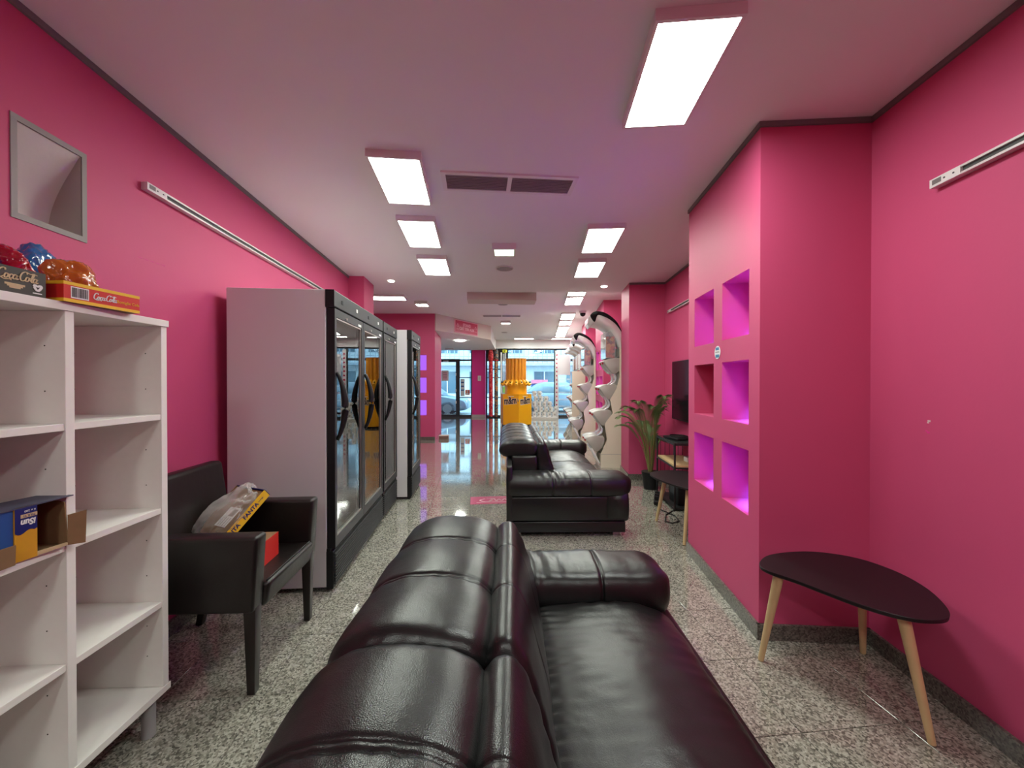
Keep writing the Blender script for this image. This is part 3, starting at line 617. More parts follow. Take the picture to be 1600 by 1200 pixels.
# ------------------------------------------------------------------ sofas
def wrinkle(seed, amp, sc=9):
    return lambda p: amp * noise.noise(Vector((p.x * sc + seed, p.y * sc, p.z * sc)))
def make_sofa(label, loc, rz, AL=1.1):
    o = T('leather_sofa', label, 'sofa', loc, rz, 'black leather sofas'); L0, L1 = .33, 1.93; L = 2.26
    box('plinth', (.03, .02, .035), (1.07, L - .02, .135), BLEATH, o, .012, 3)
    box('base', (.03, .01, .142), (1.075, L - .01, .36), BLEATH, o, .015, 3)
    box('back_frame', (0, 0.005, .05), (.055, L - .005, .635), BLEATH, o, .018, 3)
    box('neck', (.05, .30, .36), (.30, L - .30, .67), BLEATH, o, .02, 3)
    for x in (.1, 1.0):
        for y in (.1, L - .1): box('foot', (x - .03, y - .03, 0), (x + .03, y + .03, .04), CHROME, o)
    # arms: pad swept along x, wide rolled front
    for y0 in (0, L1):
        prof = [(y0 + .0, .39), (y0 - .005, .46), (y0 + .02, .525), (y0 + .09, .55), (y0 + .17, .553), (y0 + .25, .545), (y0 + .315, .515), (y0 + .335, .45), (y0 + .325, .37), (y0 + .17, .36), (y0 + .03, .36)]
        def dz(p, s=y0):
            a = .006 * math.exp(-abs(p.x - .44) / .15) * math.sin(p.x * 95 + 14 * (p.y - s) + 2 * noise.noise(p * 7)) * max(0, min(1, (p.z - .42) / .1))
            return a + .006 * noise.noise(Vector((p.x * 6, p.y * 6 + s, p.z * 6)))
        loft('armrest', prof, stations(.0, AL, .04, .018, (.415, .76), .010, .012, r1=.11), BLEATH, o, 'x', dz, 6)
        loft('arm_front', [(y0 + .01, .15), (y0 + .01, .38), (y0 + .16, .40), (y0 + .32, .38), (y0 + .32, .15), (y0 + .16, .14)], [(.9, .005), (AL - .06, 0), (AL - .045, .01), (AL - .04, .03)], BLEATH, o, 'x', None, 4)
    mid = (L0 + L1) / 2
    for a, b in ((L0, mid), (mid, L1)):
        sp = (.44, .30), (.44, .39), (.465, .42), (.55, .437), (.68, .446), (.80, .448), (.92, .436), (1.0, .41), (1.05, .365), (1.07, .31), (1.055, .27), (.8, .26), (.55, .27)
        def ds(p, a=a, b=b):
            top = max(0, min(1, (p.z - .36) / .06))
            e = math.exp(-max(0, p.x - .46) / .055); v = .0042 * e * math.sin(p.y * 140 + 3.5 * noise.noise(Vector((p.x * 9, p.y * 9, 1.3)))) * top
            for ye, sg in ((a, 1), (b, -1)):
                d = abs(p.y - ye); v += .0035 * math.exp(-d / .05) * math.sin(p.x * 62 + 30 * d + 4 * noise.noise(Vector((p.x * 6, p.y * 5, .2)))) * top * math.exp(-((p.x - .75) / .22) ** 2)
            v += .011 * math.cos((p.y - (a + b) / 2) / (b - a) * math.pi) * top
            return v + .007 * noise.noise(Vector((p.x * 5, p.y * 5, 7))) + .0025 * noise.noise(Vector((p.x * 9, p.y * 26, 2)))
        loft('seat_cushion', sp, stations(a + .003, b - .003, .035, .009), BLEATH, o, 'y', ds, 7)
        bp = (.305, .765), (.335, .795), (.375, .787), (.412, .72), (.445, .61), (.475, .49), (.478, .41), (.42, .385), (.33, .40), (.295, .55), (.29, .70)
        db = lambda p, a=a, b=b: .005 * noise.noise(Vector((p.x * 7, p.y * 7, p.z * 7))) + .003 * math.exp(-min(abs(p.y - a), abs(p.y - b)) / .05) * math.sin(p.z * 90 + 20 * p.y) * (1 if p.z < .78 else .2)
        loft('back_cushion', bp, stations(a + .004, b - .004, .04, .02, (b - .26, a + .26), .004, .008), BLEATH, o, 'y', db, 6)
        hp = (-.068, .705), (-.05, .762), (.01, .802), (.09, .818), (.18, .816), (.255, .800), (.303, .768), (.316, .72), (.285, .668), (.18, .642), (.05, .642), (-.035, .66)
        t3 = (b - a) / 3
        def dh(p, a=a, b=b, t3=t3):
            v = .004 * noise.noise(Vector((p.x * 7, p.y * 8, p.z * 5 + 4)))
            if p.z > .68:
                k = (p.y - a) % t3; d = min(k, t3 - k)
                v += .007 * math.sin(math.pi * min(1, max(0, k / t3))) + .0018 * math.exp(-d / .03) * math.sin(p.x * 120 + 5 * noise.noise(p * 9))
            return v
        loft('headrest', hp, stations(a + .003, b - .003, .045, .012, (a + t3, a + t3 + .016, a + 2 * t3, a + 2 * t3 + .016), .007, .009), BLEATH, o, 'y', dh, 6)
    return o
make_sofa('black leather sofa in the foreground seen from behind its headrests', (-.365, -.27, 0), 0, 1.085)
make_sofa('black leather sofa farther away, behind the foreground sofa', (-.050, 3.40, 0), R(.8), 1.14)

# ------------------------------------------------------------------ armchair
ac = T('armchair', 'dark brown leather armchair between the white shelf and the freezers', 'chair', (-1.11, 1.665, 0), LA * .7)
AW, AD = .62, .60
def quadprism(name, a, b, m, parent, bev=.02):
    """8-point box: a = 4 bottom points, b = 4 top points."""
    bm = bmesh.new(); va = [bm.verts.new(p) for p in a]; vb = [bm.verts.new(p) for p in b]
    bm.faces.new(va[::-1]); bm.faces.new(vb)
    for i in range(4): bm.faces.new((va[i], va[(i + 1) % 4], vb[(i + 1) % 4], vb[i]))
    bmesh.ops.recalc_face_normals(bm, faces=bm.faces)
    if bev: bmesh.ops.bevel(bm, geom=bm.edges[:], offset=bev, segments=4, affect='EDGES', profile=.5)
    o = bmobj(name, bm, m, parent); smooth_auto(o, 60); return o
for y0 in (0, AW - .085):
    quadprism('armrest', [(-AD, y0, .385), (-.02, y0, .375), (-.02, y0 + .085, .375), (-AD, y0 + .085, .385)], [(-AD + .02, y0, .71), (0, y0, .71), (0, y0 + .085, .71), (-AD + .02, y0 + .085, .71)], BRLEATH, ac, .016)
quadprism('seat', [(-AD + .05, .08, .34), (-.01, .08, .36), (-.01, AW - .08, .36), (-AD + .05, AW - .08, .34)], [(-AD + .05, .08, .46), (.01, .08, .475), (.01, AW - .08, .475), (-AD + .05, AW - .08, .46)], BRLEATH, ac, .022)
quadprism('backrest', [(-AD + .05, .02, .38), (-AD + .15, .02, .38), (-AD + .15, AW - .02, .38), (-AD + .05, AW - .02, .38)], [(-AD - .0, .02, .935), (-AD + .07, .02, .935), (-AD + .07, AW - .02, .935), (-AD, AW - .02, .935)], BRLEATH, ac, .022)
tube('piping', [(-.012, .095 + k * (AW - .19) / 12, .4775) for k in range(13)], .0035, BRLEATH, ac)
DKW = mat('dark_stained_wood', (.014, .009, .008, 1), .35)
for x, y, sx in ((-.045, .045, .0), (-.045, AW - .045, 0), (-AD + .05, .05, -.09), (-AD + .05, AW - .05, -.09)):
    quadprism('leg', [(x - .017 + sx, y - .017, 0), (x + .017 + sx, y - .017, 0), (x + .017 + sx, y + .017, 0), (x - .017 + sx, y + .017, 0)], [(x - .026, y - .026, .40), (x + .026, y - .026, .40), (x + .026, y + .026, .40), (x - .026, y + .026, .40)], DKW, ac, .003)

# ------------------------------------------------------------------ freezers
FA = math.atan(.087)
LINER = mat('fridge_liner', (.78, .79, .79, 1), .5)
def freezer(label, x, y, doors, dw, dep=.67):
    o = T('display_freezer', label, 'freezer', (x, y, 0), FA, 'upright glass door display freezers'); W = doors * dw + .02; H = 1.995
    box('side_panel', (-dep, 0, .03), (-.055, .03, H), WPAINT, o, .004); box('side_panel', (-dep, W - .03, .03), (-.055, W, H), WPAINT, o, .004)
    box('back_panel', (-dep, .03, .03), (-dep + .04, W - .03, H), LINER, o); box('top_panel', (-dep + .04, .03, 1.88), (-.055, W - .03, H), WPAINT, o); box('floor_panel', (-dep + .04, .03, .03), (-.055, W - .03, .28), LINER, o)
    for k in range(4):
        bm = bmesh.new(); zz = .58 + .31 * k
        for q in range(12): bcyl(bm, (-dep + .06, .05 + q * (W - .1) / 11, zz), (-.12, .05 + q * (W - .1) / 11, zz), .003, seg=5)
        for xx in (-dep + .06, -.35, -.12): bcyl(bm, (xx, .04, zz - .004), (xx, W - .04, zz - .004), .004, seg=5)
        bmobj('wire_shelf', bm, WPLAST, o)
    box('header', (-.055, 0, 1.885), (0.0, W, H), GPLAST, o, .006)
    box('header_end', (-.056, -.003, 1.88), (.001, .0, H), BPLAST, o)
    for k in range(doors * 2): box('header_badge', (0.0, .14 + k * dw / 2, 1.925), (.003, .17 + k * dw / 2, 1.95), WPLAST if k % 2 else BPLAST, o)
    gr = box('kick_panel', (-.055, 0, .02), (-.012, W, .265), BPLAST, o); bm = bmesh.new()
    for k in range(11): bbox(bm, (-.012, .015, .04 + k * .0195), (0.0, W - .015, .051 + k * .0195))
    bmobj('grille', bm, GPLAST, gr); box('gap_strip', (-.052, 0, .266), (-.03, W, .284), BPLAST, o)
    for d in range(doors):
        y0 = .01 + d * dw; y1 = y0 + dw - .008; z0, z1 = .285, 1.875; f = .034; bm = bmesh.new()
        for lo, hi in (((-.05, y0, z0), (0, y0 + f, z1)), ((-.05, y1 - f, z0), (0, y1, z1)), ((-.05, y0 + f, z0), (0, y1 - f, z0 + .062)), ((-.05, y0 + f, z1 - .056), (0, y1 - f, z1))): bbox(bm, lo, hi)
        dr_ = bmobj('door', bm, GPLAST if d or True else BPLAST, o)
        box('door_edge', (-.051, y0 - .002, z0), (-.001, y0, z1), BPLAST, dr_)
        box('glass_pane', (-.022, y0 + f, z0 + .062), (-.014, y1 - f, z1 - .056), FGLASS, dr_)
        bm = bmesh.new()
        for lo, hi in (((-.014, y0 + f, z0 + .062), (-.006, y0 + f + .012, z1 - .056)), ((-.014, y1 - f - .012, z0 + .062), (-.006, y1 - f, z1 - .056)), ((-.014, y0 + f, z0 + .062), (-.006, y1 - f, z0 + .072)), ((-.014, y0 + f, z1 - .066), (-.006, y1 - f, z1 - .056))): bbox(bm, lo, hi)
        bmobj('pane_trim', bm, CHROME, dr_)
        hpnt = [(.004 + .052 * math.sin(math.pi * t / 14) ** .8, y0 + f * .5 + .012, 1.0 + .45 * t / 14) for t in range(15)]
        tube('handle', hpnt, .012, BPLAST, dr_, 10, radii=[.013 + .010 * math.sin(math.pi * t / 14) ** 2 for t in range(15)])
        cyl('lock', (0, (y0 + y1) / 2 - .1, 1.835), (.008, (y0 + y1) / 2 - .1, 1.835), .009, CHROME, dr_)
        box('badge', (0, y1 - .13, 1.825), (.002, y1 - .06, 1.842), WPLAST, dr_)
    return o
freezer('white sided double door display freezer nearest the armchair', -1.17, 2.53, 2, .635)
freezer('single door display freezer in the middle, flush with the double one', -1.17 - .087 * 1.315, 2.53 + 1.315, 1, .62)
freezer('single door display freezer at the far end, standing proud of the others', -1.178, 4.515, 1, .66)

# ------------------------------------------------------------------ white cube shelf and what stands on it
sh = T('cube_shelf', 'white laminate open cube shelving unit standing by the left wall', 'shelf', (-1.388, 1.545, 0), R(2.2))
SD = .39; BT = .026; cellp = .338; NC = 3; SL = NC * cellp + BT
box('top_panel', (-SD, -SL - .004, 1.608), (.004, .006, 1.634), WLAM, sh, .0015); box('bottom_panel', (-SD, -SL - .004, .15), (.004, .006, .176), WLAM, sh, .0015)
for k in range(NC + 1): box('side_panel' if k in (0, NC) else 'divider', (-SD, -k * cellp - BT, .1765), (0, -k * cellp, 1.6075), WLAM, sh, .0012)
zs = (.494, .866, 1.238)
hole = mat('drill_hole', (.05, .04, .03, 1), .9)
for k in range(NC):
    for z in zs: box('shelf_board', (-SD, -(k + 1) * cellp + .0003, z), (-.003, -k * cellp - BT - .0003, z + .022), WLAM, sh, .0012)
bm = bmesh.new()
for k in range(NC):
    for z in (.3, .42, .62, .76, .98, 1.12, 1.36, 1.5):
        for x in (-.06, -.33): bcyl(bm, (x, -k * cellp - BT + .0002, z), (x, -k * cellp - BT - .0008, z), .0022, seg=6)
bmobj('peg_holes', bm, hole, sh)
for x in (-.04, -SD + .04):
    for y in (-.045, -SL + .05): cyl('foot', (x, y, 0), (x, y, .15), .022, mat('grey_foot', (.35, .34, .34, 1), .4), sh)

def coke(name, w_, m, parent, mtx):
    """cursive two-word script; about 3.6 units wide, scaled to w_."""
    s = w_ / 3.62; L = []
    def Cc(x): L.append([(x + .62, .78), (x + .6, .95), (x + .42, 1.0), (x + .2, .82), (x + .1, .45), (x + .16, .1), (x + .36, -.02), (x + .58, .12)])
    def oo(x): L.append([(x + .3, .42), (x + .12, .46), (x + .03, .22), (x + .1, .0), (x + .26, .06), (x + .33, .3), (x + .28, .44), (x + .44, .36)])
    def cc(x): L.append([(x + .3, .38), (x + .2, .47), (x + .06, .34), (x + .05, .1), (x + .18, -.01), (x + .36, .14)])
    def aa(x): oo(x - .02); L.append([(x + .34, .46), (x + .3, .14), (x + .36, 0), (x + .5, .1)])
    def ll(x): L.append([(x, .1), (x + .22, .62), (x + .26, .92), (x + .16, .94), (x + .1, .5), (x + .12, .08), (x + .22, 0), (x + .34, .12)])
    Cc(0); oo(.62); cc(1.02); aa(1.36); L.append([(1.86, .36), (1.98, .38)]); Cc(1.86); oo(2.42); ll(2.86); aa(3.12)
    L.append([(.36, -.02), (.7, -.16), (1.1, -.1), (1.3, -.16)]); L.append([(2.42, 1.0), (2.8, .86), (3.0, .95), (3.4, .86)])
    L = [[((x + .18 * y - 1.8) * s, (y - .4) * s) for x, y in ln] for ln in L]
    return strokes(name, L, .12 * s, m, parent, mtx)
def tray(name, label, loc, rz, dims, mo, band=None):
    """open display carton: local x depth (front at 0), y length, z height."""
    d, l, h = dims; o = T(name, label, 'carton', loc, rz); t = .0025
    box('front', (-t, 0, 0), (0, l, h), mo, o); box('back', (-d, 0, 0), (-d + t, l, h), mo, o); box('end', (-d + t, 0, 0), (-t, t, h), mo, o); box('end', (-d + t, l - t, 0), (-t, l, h), mo, o); box('bottom', (-d + t, t, 0), (-t, l - t, t), CARD, o)
    if band:
        for za, zb in ((0.0, .010), (h - .010, h)):
            box('band', (-.0001, 0.0002, za), (.0008, l, zb), band, o); box('band', (-d, -.0008, za), (.0008, .0001, zb), band, o)
    return o
ZT = 1.6345; SX = -1.384
def shelf_x(y): return -1.384 - .038 * (y - 1.545)
o = tray('candy_carton', 'charcoal carton with tan cursive lettering on top of the white shelf', (shelf_x(.84), .815, ZT), R(2.2), (.20, .315, .070), DARKC)
coke('lettering', .094, TAN, o, frame((.0006, .248, .047), (0, 1, 0), (0, 0, 1)))
for k, (a, b) in enumerate(((.22, .265), (.225, .26), (.23, .255))): box('print_line', (0, a, .025 - k * .004), (.0006, b, .0195 - k * .004), TAN, o)
strokes('heart_mark', [[(-.009, .003), (-.006, .008), (0, .004), (.006, .008), (.009, .003), (0, -.008), (-.009, .003)]], .006, WHITE, o, frame((.0006, .294, .024), (0, 1, 0), (0, 0, 1)))
box('print_line', (0, .283, .007), (.0006, .305, .010), WHITE, o)
o = tray('candy_carton', 'red and yellow carton with white cursive lettering at the shelf edge', (shelf_x(1.18) + .012, 1.165, ZT), R(-3), (.19, .225, .062), REDC, YEL)
coke('lettering', .072, WHITE, o, frame((.0012, .112, .031), (0, 1, 0), (0, 0, 1)))
text('lettering', 'Bottiglie Cola', .0135, YEL, o, frame((.0010, .186, .028), (0, 1, 0), (0, 0, 1)), .0004)
lp = box('barcode_label', (0, .018, .013), (.0008, .066, .049), WHITE, o); bm = bmesh.new(); yv = .021
while yv < .062:
    wv = random.choice((.0008, .0014, .002)); bbox(bm, (.0008, yv, .017), (.0012, yv + wv, .046)); yv += wv + random.choice((.001, .0018))
bmobj('barcode', bm, BLK, lp)
def bag(name, label, loc, sc, seed, m, rz=0, amp=.22, parent=None, knot=True):
    bm = bmesh.new(); bmesh.ops.create_icosphere(bm, subdivisions=5, radius=1)
    for v in bm.verts:
        d = v.co.normalized(); n1 = noise.noise(d * 1.6 + Vector((seed, 0, 0)))
        n2 = noise.voronoi(d * 2.2 + Vector((seed * 2, 1, 0)))[0]; n3 = 1 - abs(noise.noise(d * 5 + Vector((0, seed, 3)))) * 2
        r = 1 + amp * n1 - .20 * (n2[1] - n2[0]) + .05 * n3 + .05 * noise.noise(d * 12 + Vector((seed, seed, 0)))
        if knot and d.z > .55: r += .35 * (d.z - .55)
        v.co = d * r
        if v.co.z < -.62: v.co.z = -.62 + (v.co.z + .62) * .1
        v.co = Vector((v.co.x * sc[0], v.co.y * sc[1], (v.co.z + .66) * sc[2]))
    o = bmobj(name, bm, m, parent, True); o.location = loc; o.rotation_euler = (0, 0, rz)
    if label: tag(o, label, 'bag')
    return o
FB = film_mat('blue_film', S(24, 110, 178), .75); FO = film_mat('orange_film', S(208, 112, 26), .6); FRD = film_mat('crimson_film', S(176, 8, 40), .78); FP = film_mat('purple_film', S(60, 18, 90), .8)
bag('candy_bag', 'crinkled orange cellophane bag lying in the red and yellow carton', (-1.452, 1.262, ZT + .012), (.066, .078, .074), 3.1, FO, .3, .34)
bag('candy_bag', 'crinkled red cellophane bag lying on the charcoal carton', (-1.436, 1.092, ZT + .05), (.05, .050, .050), 8.7, FRD, .2, .3)
bag('candy_bag', 'crinkled purple cellophane bag at the frame edge beside the red bag', (-1.43, 1.005, ZT + .052), (.055, .055, .055), 12.2, FP, .9, .3)
bag('candy_bag', 'crinkled blue cellophane bag behind the red one', (-1.575, 1.265, ZT), (.062, .072, .112), 5.5, FB, .1, .25)
# open juice carton on the second shelf, and the torn one beside it
jb = T('juice_carton', 'open blue and yellow juice carton lying on the shelf, printing upside down', 'carton', (-1.375, .985, .889), R(-4)); t = .003; D, Hc = .13, .150
def plate(name, pts, z, m, p, th=.003): return prism(name, pts, z, z + th, m, p)
foot_ = [(0, 0), (0, .118), (-.002, .192), (-.10, .188), (-D, 0)]
plate('bottom', foot_, 0, CARD, jb); plate('top', [(.004, 0), (.004, .118), (.0, .205), (-.10, .190), (-D, 0)], Hc - t, mat('scuffed_lid', S(72, 72, 92), .5), jb)
box('end', (-D, -.001, t), (0, t, Hc - t), BLUEP, jb); box('blue_edge', (-.0005, -.022, .004), (t, .002, Hc - .004), BLUEP, jb)
quadprism('back', [(-D, .003, t), (-.10, .188, t), (-.097, .188, t), (-D + t, .003, t)], [(-D, .003, Hc - t), (-.10, .188, Hc - t), (-.097, .188, Hc - t), (-D + t, .003, Hc - t)], CARD, jb, 0)
quadprism('inner_wall', [(-.10, .185, t), (-.002, .190, t), (-.002, .193, t), (-.10, .188, t)], [(-.10, .185, Hc - .004), (-.012, .190, Hc - .02), (-.012, .193, Hc - .02), (-.10, .188, Hc - .004)], CARD, jb, 0)
fl = box('printed_panel', (-.001, .068, 0), (t, .116, Hc), ORNG, jb)
box('blue_side', (-.004, .036, .002), (0, .067, Hc - .002), BLUEP, jb)
vs = [(.0032, .0685, Hc - .003), (.0032, .0685, .080)] + [(.0032, .0685 + .047 * k / 8, .079 - .005 * math.sin(k / 8 * 7)) for k in range(1, 8)] + [(.0032, .1155, .083), (.0032, .1155, Hc - .003)]
n_ = len(vs); mesh('blue_print', vs + [(x + .0006, y, z) for x, y, z in vs], [tuple(range(n_)), tuple(range(n_, 2 * n_))] + [(i, (i + 1) % n_, n_ + (i + 1) % n_, n_ + i) for i in range(n_)], NAVY, fl)
text('lettering', 'iSun', .0235, WHITE, fl, frame((.0042, .0965, .106), (0, -1, 0), (0, 0, -1)) @ Matrix.Diagonal((.82, 1, 1, 1)), .0003, .15, .0009)
box('oval_print', (.0038, .080, .119), (.0044, .1155, .129), TAN, fl, .0002); text('lettering', 'MULTI', .009, NAVY, fl, frame((.005, .098, .124), (0, -1, 0), (0, 0, -1)), .0002)
text('lettering', '6 x 200', .008, WHITE, fl, frame((.0042, .100, .137), (0, -1, 0), (0, 0, -1)), .0002)
quadprism('flap', [(-.001, .190, 0), (.018, .222, -.004), (.020, .220, -.004), (.002, .188, 0)], [(-.001, .190, .092), (.020, .224, .098), (.022, .222, .098), (.002, .188, .092)], CARD, jb, 0)
quadprism('flap', [(-.002, .116, .0), (.002, .116, 0), (.006, .185, .002), (.0, .185, .002)], [(-.002, .116, .012), (.002, .116, .012), (.006, .185, .010), (.0, .185, .010)], CARDL, jb, 0)
tb = T('torn_carton', 'torn brown cardboard carton at the frame edge beside the juice carton', 'carton', (-1.358, .918, .889), R(2))
quadprism('flap', [(0, 0, 0), (.003, 0, 0), (.003, .105, 0), (0, .105, 0)], [(-.01, 0, .135), (-.007, 0, .135), (-.007, .075, .135), (-.01, .075, .135)], CARD, tb, 0)
quadprism('flap', [(.006, 0, -.0), (.009, 0, 0), (.009, .125, 0), (.006, .125, 0)], [(.012, 0, .06), (.015, 0, .06), (.015, .122, .056), (.012, .122, .056)], CARD, tb, 0)
box('bottom', (-.2, 0, 0), (0, .10, .003), CARD, tb); box('side', (-.2, .098, .003), (-.012, .101, .125), CARD, tb)

# ------------------------------------------------------------------ things on the armchair
mt_ = frame((-1.396, 2.006, .65), (.3, .7, .648), (-.92, .39, .004))
ft = bpy.data.objects.new('candy_tray', None); C.objects.link(ft); ft.matrix_world = mt_; tag(ft, 'yellow sided brown candy tray in a clear bag leaning on the armchair seat', 'carton')
box('front', (-.17, -.003, 0), (.17, 0, .047), YEL, ft); box('tray_board', (-.17, 0, 0), (.17, .23, .006), CARD, ft); box('board', (-.165, .003, .034), (.165, .225, .040), CARD, ft)
box('back', (-.17, .23, 0), (.17, .233, .047), CARD, ft); box('end', (-.173, -.003, 0), (-.17, .233, .047), YEL, ft); box('end', (.17, -.003, 0), (.173, .233, .047), NAVY, ft)
for xx in (-.07, .055): text('lettering', 'FANTA', .030, NAVY, ft, frame((xx, -.0035, .024), (1, 0, 0), (0, 0, 1)), .0004, 0, .001)
text('lettering', 'orange', .012, NAVY, ft, frame((.125, -.0035, .026), (1, 0, 0), (0, 0, 1)), .0004)
st = box('paper_label', (-.06, .05, .0405), (.05, .135, .0415), WHITE, ft); box('print', (.0, .06, .0415), (.04, .10, .042), GREYS, st)
for k in range(4): box('print_line', (-.055, .06 + k * .018, .0415), (-.008, .066 + k * .018, .042), GREYS, st)
bg = bag('plastic_bag', None, (0, .12, .006), (.18, .13, .055), 4.4, film_mat('clear_film', (.85, .84, .82, 1), .06, .1), 0, .25, ft)
bx2 = box('candy_box', (-.12, -.09, 0), (.10, .10, .118), CARD, None, .002); bx2.location = (-1.335, 1.93, .4735); bx2.rotation_euler = (0, 0, R(6)); tag(bx2, 'brown box with a red end lying under the yellow candy tray on the armchair', 'box')
box('red_end', (.1002, -.09, .0), (.102, .10, .118), REDC, bx2)

# ------------------------------------------------------------------ coffee tables
def coffee_table(label, loc, rz, out, legs, z=.5):
    o = T('coffee_table', label, 'table', loc, rz, 'dark topped three leg coffee tables')
    pts = catmull([(x, y, 0) for x, y in out], 8); n_ = len(pts)
    cx = sum(p.x for p in pts) / n_; cy = sum(p.y for p in pts) / n_; k = .988
    rings = []
    for zz, s in ((z - .018, .975), (z - .014, .995), (z - .002, 1), (z, .995)): rings.append([(cx + (p.x - cx) * s, cy + (p.y - cy) * s, zz) for p in pts])
    vs = [v for r in rings for v in r]; fs = [(i * n_ + j, i * n_ + (j + 1) % n_, (i + 1) * n_ + (j + 1) % n_, (i + 1) * n_ + j) for i in range(3) for j in range(n_)] + [tuple(range(n_)), tuple(3 * n_ + j for j in range(n_))]
    mesh('table_top', vs, fs, TTOP, o)
    for (bx_, by_), (tx, ty) in legs:
        cyl('leg', (bx_, by_, 0.004), (tx, ty, z - .018), .0125, WOOD, o, .0215)
    return o
OUT1 = [(1.205, 1.865), (1.30, 1.955), (1.45, 2.0), (1.60, 2.0), (1.74, 1.93), (1.80, 1.80), (1.79, 1.66), (1.73, 1.53), (1.66, 1.45), (1.585, 1.425), (1.49, 1.445), (1.39, 1.53), (1.275, 1.71), (1.205, 1.80)]
LEG1 = [((1.24, 1.905), (1.255, 1.80)), ((1.607, 1.46), (1.545, 1.515)), ((1.795, 1.955), (1.70, 1.86))]
ctr = Vector((1.5, 1.72)); loc1 = lambda L: [(x - ctr.x, y - ctr.y) for x, y in L]
coffee_table('dark rounded triangular coffee table by the right wall, near the camera', (ctr.x, ctr.y, 0), 0, loc1(OUT1), [(loc1([a])[0], loc1([b])[0]) for a, b in LEG1])
OUT2 = [(-.30, .10), (-.27, .26), (-.12, .36), (.06, .35), (.2, .24), (.27, .08), (.26, -.12), (.16, -.3), (.0, -.38), (-.13, -.33), (-.24, -.14)]
LEG2 = [((-.185, .33), (-.12, .25)), ((-.16, -.235), (-.11, -.2)), ((.22, .05), (.14, .04))]
coffee_table('dark round edged coffee table half hidden behind the niche column', (1.62, 3.48, 0), 0, OUT2, LEG2)

# ------------------------------------------------------------------ television corner
tv = T('television', 'black flat television hung on the pink recess wall', 'television', (xr(4.27) - .07, 4.27, 1.28), RA)
box('bezel', (-.005, -.62, -.36), (.03, .62, .36), BPLAST, tv, .004); box('screen', (-.0065, -.61, -.345), (-.0045, .61, .35), mat('tv_screen', (.006, .005, .007, 1), .22, spec=.2), tv); box('wall_mount', (.03, -.2, -.15), (.068, .2, .15), BMETAL, tv)
rk = T('wire_rack', 'black wire rack with a pale wooden shelf under the television', 'rack', (1.745, 4.11, 0), RA)
RW, RL, RH = .34, .62, .72
for x in (0, RW):
    for y in (0, RL): box('post', (x - .008, y - .008, 0), (x + .008, y + .008, RH), BMETAL, rk)
for z in (.02, .46, RH - .01):
    bm = bmesh.new()
    for lo, hi in (((0, -.008, z - .008), (RW, .008, z + .008)), ((0, RL - .008, z - .008), (RW, RL + .008, z + .008)), ((-.008, 0, z - .008), (.008, RL, z + .008)), ((RW - .008, 0, z - .008), (RW + .008, RL, z + .008))): bbox(bm, lo, hi)
    bmobj('rail', bm, BMETAL, rk)
for k in range(13): cyl('bar', (RW, .04 + k * (RL - .08) / 12, .02), (RW, .04 + k * (RL - .08) / 12, RH), .003, BMETAL, rk, seg=6)
for k in range(6): cyl('bar', (.04 + k * (RW - .08) / 5, RL, .02), (.04 + k * (RW - .08) / 5, RL, RH), .003, BMETAL, rk, seg=6)
box('wooden_shelf', (.006, .008, .468), (RW - .006, RL - .008, .486), WOOD, rk); box('lower_shelf', (.006, .008, .022), (RW - .006, RL - .008, .032), BMETAL, rk); box('glass_top', (.0, .0, RH + .0), (RW, RL, RH + .008), mat('smoked_glass', (.03, .035, .035, 1), .08), rk)
o = T('black_tray', 'flat black device with coiled cable on top of the wire rack', 'device', (1.92, 4.42, .729), .2)
box('body', (-.11, -.14, 0), (.11, .14, .028), BPLAST, o, .008, 3); tube('cable', [(.09 * math.cos(a) , .11 * math.sin(a) , .033 + .002 * a / 6) for a in [k * .4 for k in range(34)]], .004, BPLAST, o)
o = box('speaker_box', (-.09, -.12, 0), (.09, .12, .26), BPLAST, None, .01, 3); o.location = (1.90, 4.30, .033); tag(o, 'black boxy device on the bottom of the wire rack', 'device')
cyl('driver', (-.091, 0, .15), (-.095, 0, .15), .06, GPLAST, o)
o = box('white_box', (-.05, -.04, 0), (.05, .04, .05), WPLAST, None, .006, 3); o.location = (2.0, 4.32, .487); tag(o, 'small white box on the wooden shelf of the wire rack', 'box')
box('lid', (-.051, -.041, .05), (.051, .041, .056), WPAINT, o)
o = T('power_strip', 'black power strip with plugs on the floor beside the wire rack', 'power strip', (1.68, 4.45, 0), R(68))
box('body', (-.16, -.03, 0), (.16, .03, .045), BPLAST, o, .006, 3)
for k in range(3): box('plug', (-.11 + k * .1, -.022, .045), (-.065 + k * .1, .022, .085), BPLAST, o, .005)
o = tube('power_cable', [(1.62, 4.32, .006), (1.60, 4.15, .006), (1.68, 3.95, .006), (1.66, 3.80, .006), (1.56, 3.74, .006), (1.52, 3.80, .006), (1.60, 3.98, .006), (1.74, 4.12, .006)], .005, BPLAST); tag(o, 'thin black cable lying on the floor from the power strip', 'cable')
